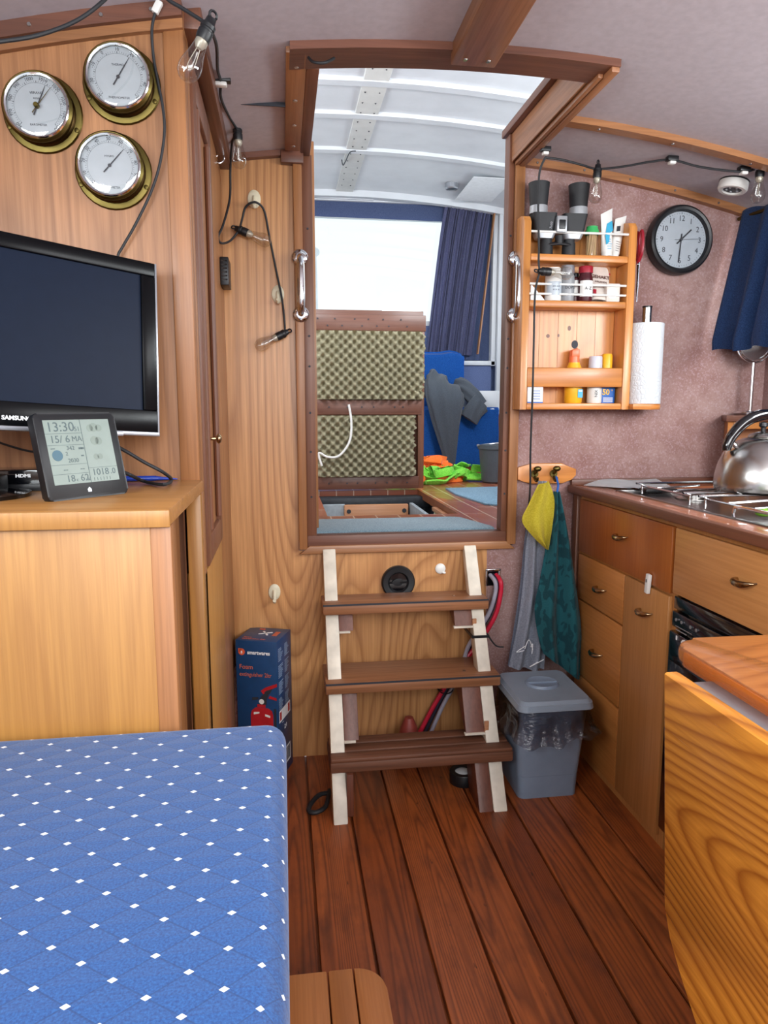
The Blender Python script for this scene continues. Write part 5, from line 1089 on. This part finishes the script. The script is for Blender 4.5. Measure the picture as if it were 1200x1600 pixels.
# top shelf
t = thing('toothpick_jar', 'clear tub of wooden toothpicks with a green lid on the top shelf', 'jar', (.945, 2.15, 1.593))
b = B()
for i in range(26): a = i * 2.4; r = .0145 * math.sqrt((i + 1) / 26); cyl(b, (.945 + r * math.cos(a), 2.15 + r * math.sin(a), 1.594), (.945 + r * math.cos(a + .5), 2.15 + r * math.sin(a + .5), 1.655), .0016, n=5)
obj('toothpicks', b, M['wood_stick'], t, kind='stuff')
b = B(); lathe(b, [(0, 1.6), (.0175, 1.594), (.019, 1.62), (.019, 1.658)], Matrix.Translation((.945, 2.15, 0)), 24); obj('tub', b, M['bulb'], t); b = B(); lathe(b, [(.0205, 1.656), (.0205, 1.668), (.017, 1.674), (.017, 1.680), (0, 1.681)], Matrix.Translation((.945, 2.15, 0)), 24); obj('lid', b, M['greenp'], t)
def tube_pack(label, x, y, h, w, m2, seed, lean):
    t = thing('cream_tube', label, 'tube', m=Matrix.Translation((x, y, 1.593)) @ Matrix.Rotation(lean, 4, 'Y') @ Matrix.Rotation(.25, 4, 'Z'))
    b = B()
    def fn(u, v):
        a = u * 2 * PI; f = v; rx = (w * .40) * (1 - f) + w * .5 * f; ry = w * .36 * (1 - f) + .001
        return V((rx * math.cos(a), ry * math.sin(a), .012 + (h - .012) * f + (.010 * math.cos(a) * f)))
    sheet(b, fn, 28, 12); obj('body', b, M['whitep'], t, local=True)
    b = B(); lathe(b, [(0, 0), (w * .36, 0), (w * .36, .013), (0, .013)], n=24); obj('cap', b, M['whitep'], t, local=True)
    b = B()
    if m2 == 'cyanp': prism(b, [(-.014, .06), (-.004, .095), (.016, .105), (.016, .075), (.004, .068), (-.002, .04), (-.014, .032)], fr((0, -.0180, 0), (1, 0, 0), (0, .125, 1)), .0012)
    else: prism(b, [(-.012, .078), (.0, .082), (.0, .098), (-.012, .094)], fr((0, -.0165, 0), (1, 0, 0), (0, .120, 1)), .0012)
    pr_ = obj('print', b, M[m2], t, local=True); b = B()
    for i in range(5): box(b, -.010, .004 + .002 * (i % 3), .02 + .007 * i, .0215 + .007 * i, 0, .0004, m=fr((0, -.0182, 0), (1, 0, 0), (0, .125, 1)))
    obj('lettering', b, M['cyanp'] if m2 == 'cyanp' else M['silver'], t, local=True)
tube_pack('white cream tube with a blue print on the top shelf of the rack', .992, 2.142, .132, .044, 'cyanp', 1, -.05)
tube_pack('white cream tube with a small black patch beside the steel-railed rack side', 1.024, 2.165, .124, .040, 'ink', 2, .16)
# middle shelf (top at 1.458)
Z2 = 1.458
def jar(name, label, x, y, r, h, m, lid, lidh, lr, cat='jar', lab=None, labz=(.2, .7), words=None, wsz=.012, wcol='ink', neck=0):
    t = thing(name, label, cat, (x, y, Z2)); b = B(); hb = h - lidh
    lathe(b, [(0, .0), (r * .94, 0), (r, .003), (r, hb * .86 - neck), (r * .97, hb * .93 - neck), (lr * .85, hb - neck * .3), (lr * .85, hb), (0, hb)], n=28); obj('body', b, M[m], t, local=True)
    b = B(); lathe(b, [(0, hb), (lr, hb), (lr, hb + lidh * .85), (lr * .94, h), (0, h)], n=28); obj('lid', b, M[lid], t, local=True)
    if lab:
        def cl_(u, v): a = -PI * .5 + (u - .5) * 2.3; return V(((r + .0006) * math.cos(a), (r + .0006) * math.sin(a), hb * (labz[0] + (labz[1] - labz[0]) * v)))
        l_ = obj('paper_label', sheet(B(), cl_, 16, 2), M[lab], t, local=True)
        if words:
            b = B()
            for i, s in enumerate(words): txt(b, s, wsz, fr((0, -r - .0012, hb * (labz[0] + labz[1]) / 2 + (len(words) / 2 - i - .5) * wsz * 1.1), (1, 0, 0), (0, 0, 1)))
            obj('lettering', b, M[wcol], l_, local=True)
    return t
jar('white_jar', 'white plastic tub behind the loose bulb on the middle shelf', .827, 2.15, .025, .098, 'whitep', 'whitep', .018, .0215, lab='dial', words=['== ==', '= = ='], wsz=.009)
jar('spice_jar', 'grey spice jar with a silver lid next to the white tub', .872, 2.15, .021, .106, 'greyp', 'silver', .024, .0205, lab='greyp', labz=(.15, .8), words=['DOPS'], wsz=.012)
jar('dark_bottle', 'narrow dark bottle with a white label between the grey and the red-lidged jar'.replace('lidged', 'lidded'), .903, 2.165, .015, .088, 'maroon', 'black', .012, .010, lab='whitep', labz=(.35, .85))
jar('vitamin_jar', 'dark red jar with a red screw lid and white label on the middle shelf', .928, 2.145, .022, .104, 'maroon', 'redcap', .020, .0215, lab='whitep', labz=(.16, .72), words=['A-Z'], wsz=.013, neck=.008)
t = thing('seasoning_pouch', 'brown and cream stand-up pouch of mince seasoning leaning on the middle shelf', 'pouch', m=Matrix.Translation((.978, 2.15, Z2)) @ Matrix.Rotation(.10, 4, 'Y') @ Matrix.Rotation(-.35, 4, 'X'))
def pouchf(u, v):
    a = u * 2 * PI; f = v; sxx = .030 + .006 * f; d_ = .016 * (1 - f) ** .7 + .0012
    return V((sxx * math.copysign(abs(math.cos(a)) ** .6, math.cos(a)), d_ * math.sin(a), .128 * f + .006 * math.cos(a) * f))
b = B(); sheet(b, pouchf, 40, 14); b.faces.new([v for v in b.verts][:1] + [v for v in b.verts][1:2] + [v for v in b.verts][2:3]) if 0 else None; obj('pouch', b, M['pouch'], t, local=True)
b = B(); prism(b, [(-.034, .099), (.037, .103), (.036, .131), (-.034, .126)], fr((0, -.0052, 0), (1, 0, 0), (0, .02, 1)), .0006); obj('top_band', b, M['kraft'], t, local=True); b = B(); prism(b, [(-.033, .093), (.037, .097), (.037, .103), (-.033, .099)], fr((0, -.0060, 0), (1, 0, 0), (0, .03, 1)), .0006); prism(b, [(-.026, .02), (.028, .02), (.028, .035), (-.026, .035)], fr((0, -.0152, 0), (1, 0, 0), (0, .07, 1)), .0006); obj('band', b, M['redcap'], t, local=True)
b = B(); txt(b, 'GEHAKT', .0155, fr((.0, -.0115, .080), (1, 0, 0), (0, .06, 1)), bold=.0003); txt(b, 'KRUIDEN', .009, fr((.0, -.0138, .062), (1, 0, 0), (0, .06, 1))); obj('lettering', b, M['brownp'], t, local=True)
t = thing('small_packet', 'small pale packet with a white tag at the end of the middle shelf', 'packet', (1.014, 2.14, Z2))
b = B(); box(b, -.022, .022, -.008, .02, 0, .055, .003); obj('packet', b, M['pouch'], t, local=True); b = B(); prism(b, disc(.017, 24, -.004, .026) , fr((0, -.0085, 0), (1, 0, 0), (0, 0, 1)), .001); obj('tag', b, M['whitep'], t, local=True)
b = B(); prism(b, [(-.02, 0), (.028, 0), (-.02, .05)], fr((.772, 2.15, Z2), (1, 0, 0), (0, 0, 1)), .012, .002); solo('folded_packet', b, M['paper'], 'folded grey packet at the doorway end of the middle shelf', 'packet')
# bottom shelf
Z3 = 1.150
t = thing('sun_spray', 'yellow spray bottle with an orange pump on the bottom shelf of the rack', 'bottle', (.912, 2.170, Z3))
b = B(); lathe(b, [(0, 0), (.025, 0), (.0275, .004), (.0275, .075), (.026, .105), (.018, .122), (.018, .126), (0, .126)], n=32); obj('body', b, M['yellowp'], t, local=True)
b = B(); lathe(b, [(0, .124), (.0165, .124), (.0155, .145), (.0, .145)], n=24); prism(b, [(-.012, .145), (.013, .145), (.013, .166), (.004, .170), (-.012, .164)], fr((0, .012, 0), (1, 0, 0), (0, 0, 1)), .024, .002); obj('pump', b, M['orangep'], t, local=True)
b = B(); prism(b, rrect(.016, .026, .002, 3, .012, .03), fr((0, -.0275, 0), (1, 0, 0), (0, 0, 1)), .0012); lb = obj('paper_label', b, M['cyanp'], t, local=True); b = B(); box(b, .006, .018, .036, .040, .0012, .0016, m=fr((0, -.0275, 0), (1, 0, 0), (0, 0, 1))); obj('lettering', b, M['white_ink'], lb, local=True)
t = thing('white_bottle', 'white bottle with a grey cap between the yellow and the blue sunscreen', 'bottle', (.981, 2.166, Z3))
b = B(); lathe(b, [(0, 0), (.021, 0), (.023, .004), (.023, .095), (.021, .10), (0, .10)], n=28); obj('body', b, M['whitep'], t, local=True); b = B(); lathe(b, [(0, .10), (.0215, .10), (.0205, .142), (.019, .146), (0, .146)], n=28); obj('cap', b, plain('pale_cap', '#cfd0da', .35), t, local=True); b = B(); txt(b, 'NIX', .013, fr((-.004, -.0242, .03), (0, 0, 1), (-1, 0, 0))); obj('lettering', b, M['ink'], t, local=True)
t = thing('sunscreen_bottle', 'blue sunscreen bottle with a yellow cap on the bottom shelf of the rack', 'bottle', (1.022, 2.172, Z3))
b = B(); taper(b, 0, 0, .056, .034, .058, .036, 0, .085, .014); taper(b, 0, 0, .058, .036, .034, .03, .085, .10, .013); obj('body', b, M['bluep'], t, local=True); b = B(); lathe(b, [(0, .10), (.0165, .10), (.0165, .148), (.014, .154), (0, .155)], n=24); obj('cap', b, M['yellowp'], t, local=True)
b = B(); txt(b, '50', .024, fr((-.008, -.0188, .034), (1, 0, 0), (0, 0, 1)), bold=.0006); txt(b, '+', .012, fr((.012, -.0188, .040), (1, 0, 0), (0, 0, 1))); obj('lettering', b, M['yellowp'], t, local=True)
b = B()
for i in range(4): box(b, -.016, .016, .004 + .004 * i, .0055 + .004 * i, .018, .0185, m=fr((0, 0, 0), (1, 0, 0), (0, 0, 1)))
obj('small_print', b, M['white_ink'], t, local=True)
t = thing('pill_box', 'small white box on the bottom shelf at the doorway end of the rack', 'box', (.775, 2.15, Z3))
b = B(); box(b, -.025, .025, -.015, .015, 0, .050, .001); obj('box', b, M['paper'], t, local=True); b = B()
for i in range(4): box(b, -.008, .016, .012 + .008 * i, .014 + .008 * i, .015, .0154, m=fr((0, 0, 0), (1, 0, 0), (0, 0, 1)))
box(b, -.025, .025, .0, .004, .015, .0154, m=fr((0, 0, 0), (1, 0, 0), (0, 0, 1))); obj('lettering', b, M['bluep'], t, local=True)
# scissors hanging on the rack's side
t = thing('scissors', 'red-handled scissors hanging on the side of the pine rack next to the clock', 'scissors', (1.092, 2.15, 1.66))
for s in (-1, 1):
    b = B(); c_ = V((1.092, 2.135 + s * .012, 1.630)); tube(b, [c_ + V((0, .011 * math.cos(a), .038 * math.sin(a))) for a in [2 * PI * i / 20 for i in range(21)]], .0045, 8, 1); tube(b, [c_ + V((0, 0, -.038)), V((1.092, 2.135 - s * .003, 1.575))], .005, 8, 1); obj('handle', b, M['redcap'], t)
    b = B(); prism(b, [(2.135 - s * .006, 1.585), (2.135 + s * .005, 1.58), (2.135 + s * .007, 1.50), (2.135 + s * .001, 1.46)][::s], fr((1.0915 + .001 * s, 0, 0), (0, 1, 0), (0, 0, 1)), .0018); obj('blade', b, M['scissor'], t)
b = B(); cyl(b, (1.0885, 2.135, 1.572), (1.0955, 2.135, 1.572), .004, n=12); obj('pivot', b, M['steel'], t)

# ------------------------------------------------------------ festoon light strings
def lamp(parent, p, d, tag_=None):
    """socket at p, bulb pointing along d"""
    d = V(d).normalized(); x = d.orthogonal().normalized(); m = Matrix.Translation(p) @ Matrix(((x.x, d.cross(x).x, d.x, 0), (x.y, d.cross(x).y, d.y, 0), (x.z, d.cross(x).z, d.z, 0), (0, 0, 0, 1)))
    b = B(); lathe(b, [(0, -.012), (.008, -.012), (.009, -.004), (.0125, .0), (.0125, .006), (.0115, .007), (.0115, .010), (.0125, .011), (.0125, .020), (.0115, .026), (0, .026)], m, 20)
    tube(b, [m @ V((-.012 * math.cos(a) * .6, 0, -.018 - .006 * math.sin(a))) for a in [2 * PI * i / 10 for i in range(11)]], .0022, 6, 1); s = obj('socket', b, M['black'], parent)
    b = B(); lathe(b, [(.0105, .025), (.0112, .036), (.0145, .052), (.0185, .066), (.0195, .075), (.0175, .086), (.011, .094), (0, .097)], m, 24); obj('bulb', b, M['bulb'], s)
    b = B(); lathe(b, [(.0102, .026), (.0102, .033), (.006, .040), (.0, .042)], m, 14); tube(b, [m @ V((.003, 0, .04)), m @ V((.006, 0, .066)), m @ V((.003, .002, .074)), m @ V((-.003, 0, .074)), m @ V((-.006, 0, .066)), m @ V((-.003, 0, .04))], .0007, 5, 3); obj('filament', b, M['filament'], s)
t = thing('string_lights', 'black festoon light string with clear bulbs draped over the oak bulkhead', 'string lights', (-.1, 1.9, 1.75))
c_ = .0032
s1 = at(326, 40, 'Y', 1.30); s2 = at(371, 203, 'Y', 2.02); s3 = at(374, 359, 'Y', 2.185); s4 = at(444, 521, 'Y', 2.190)
b = B(); tube(b, [at(-60, 72, 'Y', 1.22), at(0, 65, 'Y', 1.22), at(60, 55, 'Y', 1.23), at(120, 32, 'Y', 1.25), at(165, -2, 'Y', 1.27), at(195, -40, 'Y', 1.32), at(230, -45, 'Y', 1.36), at(258, -5, 'Y', 1.33), at(285, 13, 'Y', 1.32), at(312, 30, 'Y', 1.31), s1], c_)
tube(b, [s1, at(338, 70, 'Y', 1.45), at(340, 108, 'Y', 1.66), at(345, 128, 'Y', 1.735), at(345, 152, 'Y', 1.80), at(356, 178, 'Y', 1.92), s2], c_)
tube(b, [s2, at(363, 222, 'Y', 2.10), at(360, 262, 'Y', 2.17), at(359, 310, 'Y', 2.17), at(349, 350, 'Y', 2.10), at(341, 370, 'Y', 2.08), at(346, 380, 'Y', 2.10), at(360, 376, 'Y', 2.16), s3], c_)
tube(b, [s3, at(379, 340, 'Y', 2.195), at(383, 325, 'Y', 2.19), at(392, 317, 'Y', 2.18), at(402, 317, 'Y', 2.18), at(413, 330, 'Y', 2.19), at(421, 370, 'Y', 2.197), at(431, 420, 'Y', 2.197), at(441, 470, 'Y', 2.195), at(445, 510, 'Y', 2.195), s4], c_)
obj('cord', b, M['rubber'], t)
lamp(t, s1, at(303, 92, 'Y', 1.30) - s1); lamp(t, s2, at(374, 250, 'Y', 2.02) - s2); lamp(t, s3, at(407, 373, 'Y', 2.175) - s3); lamp(t, s4, at(414, 536, 'Y', 2.18) - s4)
def clip(label, p, sx=.018):
    t = thing('adhesive_clip', label, 'clip', p); b = B(); box(b, -sx, sx, -.010, .010, -.001, .012, .002); obj('pad', b, M['black'], t, local=True)
    b = B(); box(b, -sx * .6, sx * .6, -.009, .009, -.010, -.001, .003); obj('cover', b, M['whitep'], t, local=True)
p = at(345, 128, 'Y', 1.735); clip('white cable clip on the ceiling beside the nearest clear bulb of the oak side', p, .022)
t = thing('string_lights', 'black festoon light string with clear bulbs along the galley ceiling and rack', 'string lights', (1.1, 2.05, 1.8))
q1 = at(852, 246, 'Y', 2.05); q2 = at(934, 264, 'Y', 2.10); q3 = at(1050, 250, 'Y', 2.0); q4 = at(1188, 262, 'Y', 1.95); q5 = at(847, 424, 'Y', 2.085)
b = B(); tube(b, [q1, at(880, 250, 'Y', 2.06), at(910, 258, 'Y', 2.08), q2, at(975, 260, 'Y', 2.07), at(1015, 253, 'Y', 2.03), q3, at(1090, 260, 'Y', 1.98), at(1130, 266, 'Y', 1.96), at(1165, 268, 'Y', 1.95), q4, at(1230, 255, 'Y', 1.9)], c_)
tube(b, [q1, at(843, 270, 'Y', 2.06), at(841, 320, 'Y', 2.085), at(842, 380, 'Y', 2.09), at(842, 415, 'Y', 2.088), q5], c_)
tube(b, [at(843, 426, 'Y', 2.088), at(836, 460, 'Y', 2.09), at(834, 540, 'Y', 2.092), at(832, 620, 'Y', 2.095), at(829, 700, 'Y', 2.12), at(828, 770, 'Y', 2.15), at(822, 830, 'Y', 2.18), at(822, 860, 'Y', 2.19)], c_)
obj('cord', b, M['rubber'], t)
lamp(t, q2, at(931, 300, 'Y', 2.10) - q2); lamp(t, q4, at(1183, 320, 'Y', 1.95) - q4); lamp(t, q5, at(880, 427, 'Y', 2.088) - q5)
clip('white cable clip at the hatch corner above the binoculars', V((q1.x, q1.y, zc(q1.x) - .030)), .014); clip('white cable clip midway along the galley ceiling above the clock', V((q3.x, q3.y, zc(q3.x) - .013)), .016); clip('white cable clip on the ceiling next to the spotlight and blue curtain', V((q4.x - .05, q4.y, zc(q4.x - .05) - .013)), .016)
b = B(); tube(b, [at(482, 90, 'Y', 1.60), at(490, 97, 'Y', 1.585), at(507, 98, 'Y', 1.58), at(522, 91, 'Y', 1.6)], .003); solo('stray_cable', b, M['rubber'], 'short loop of black cable under the corner of the hatch frame', 'cable')
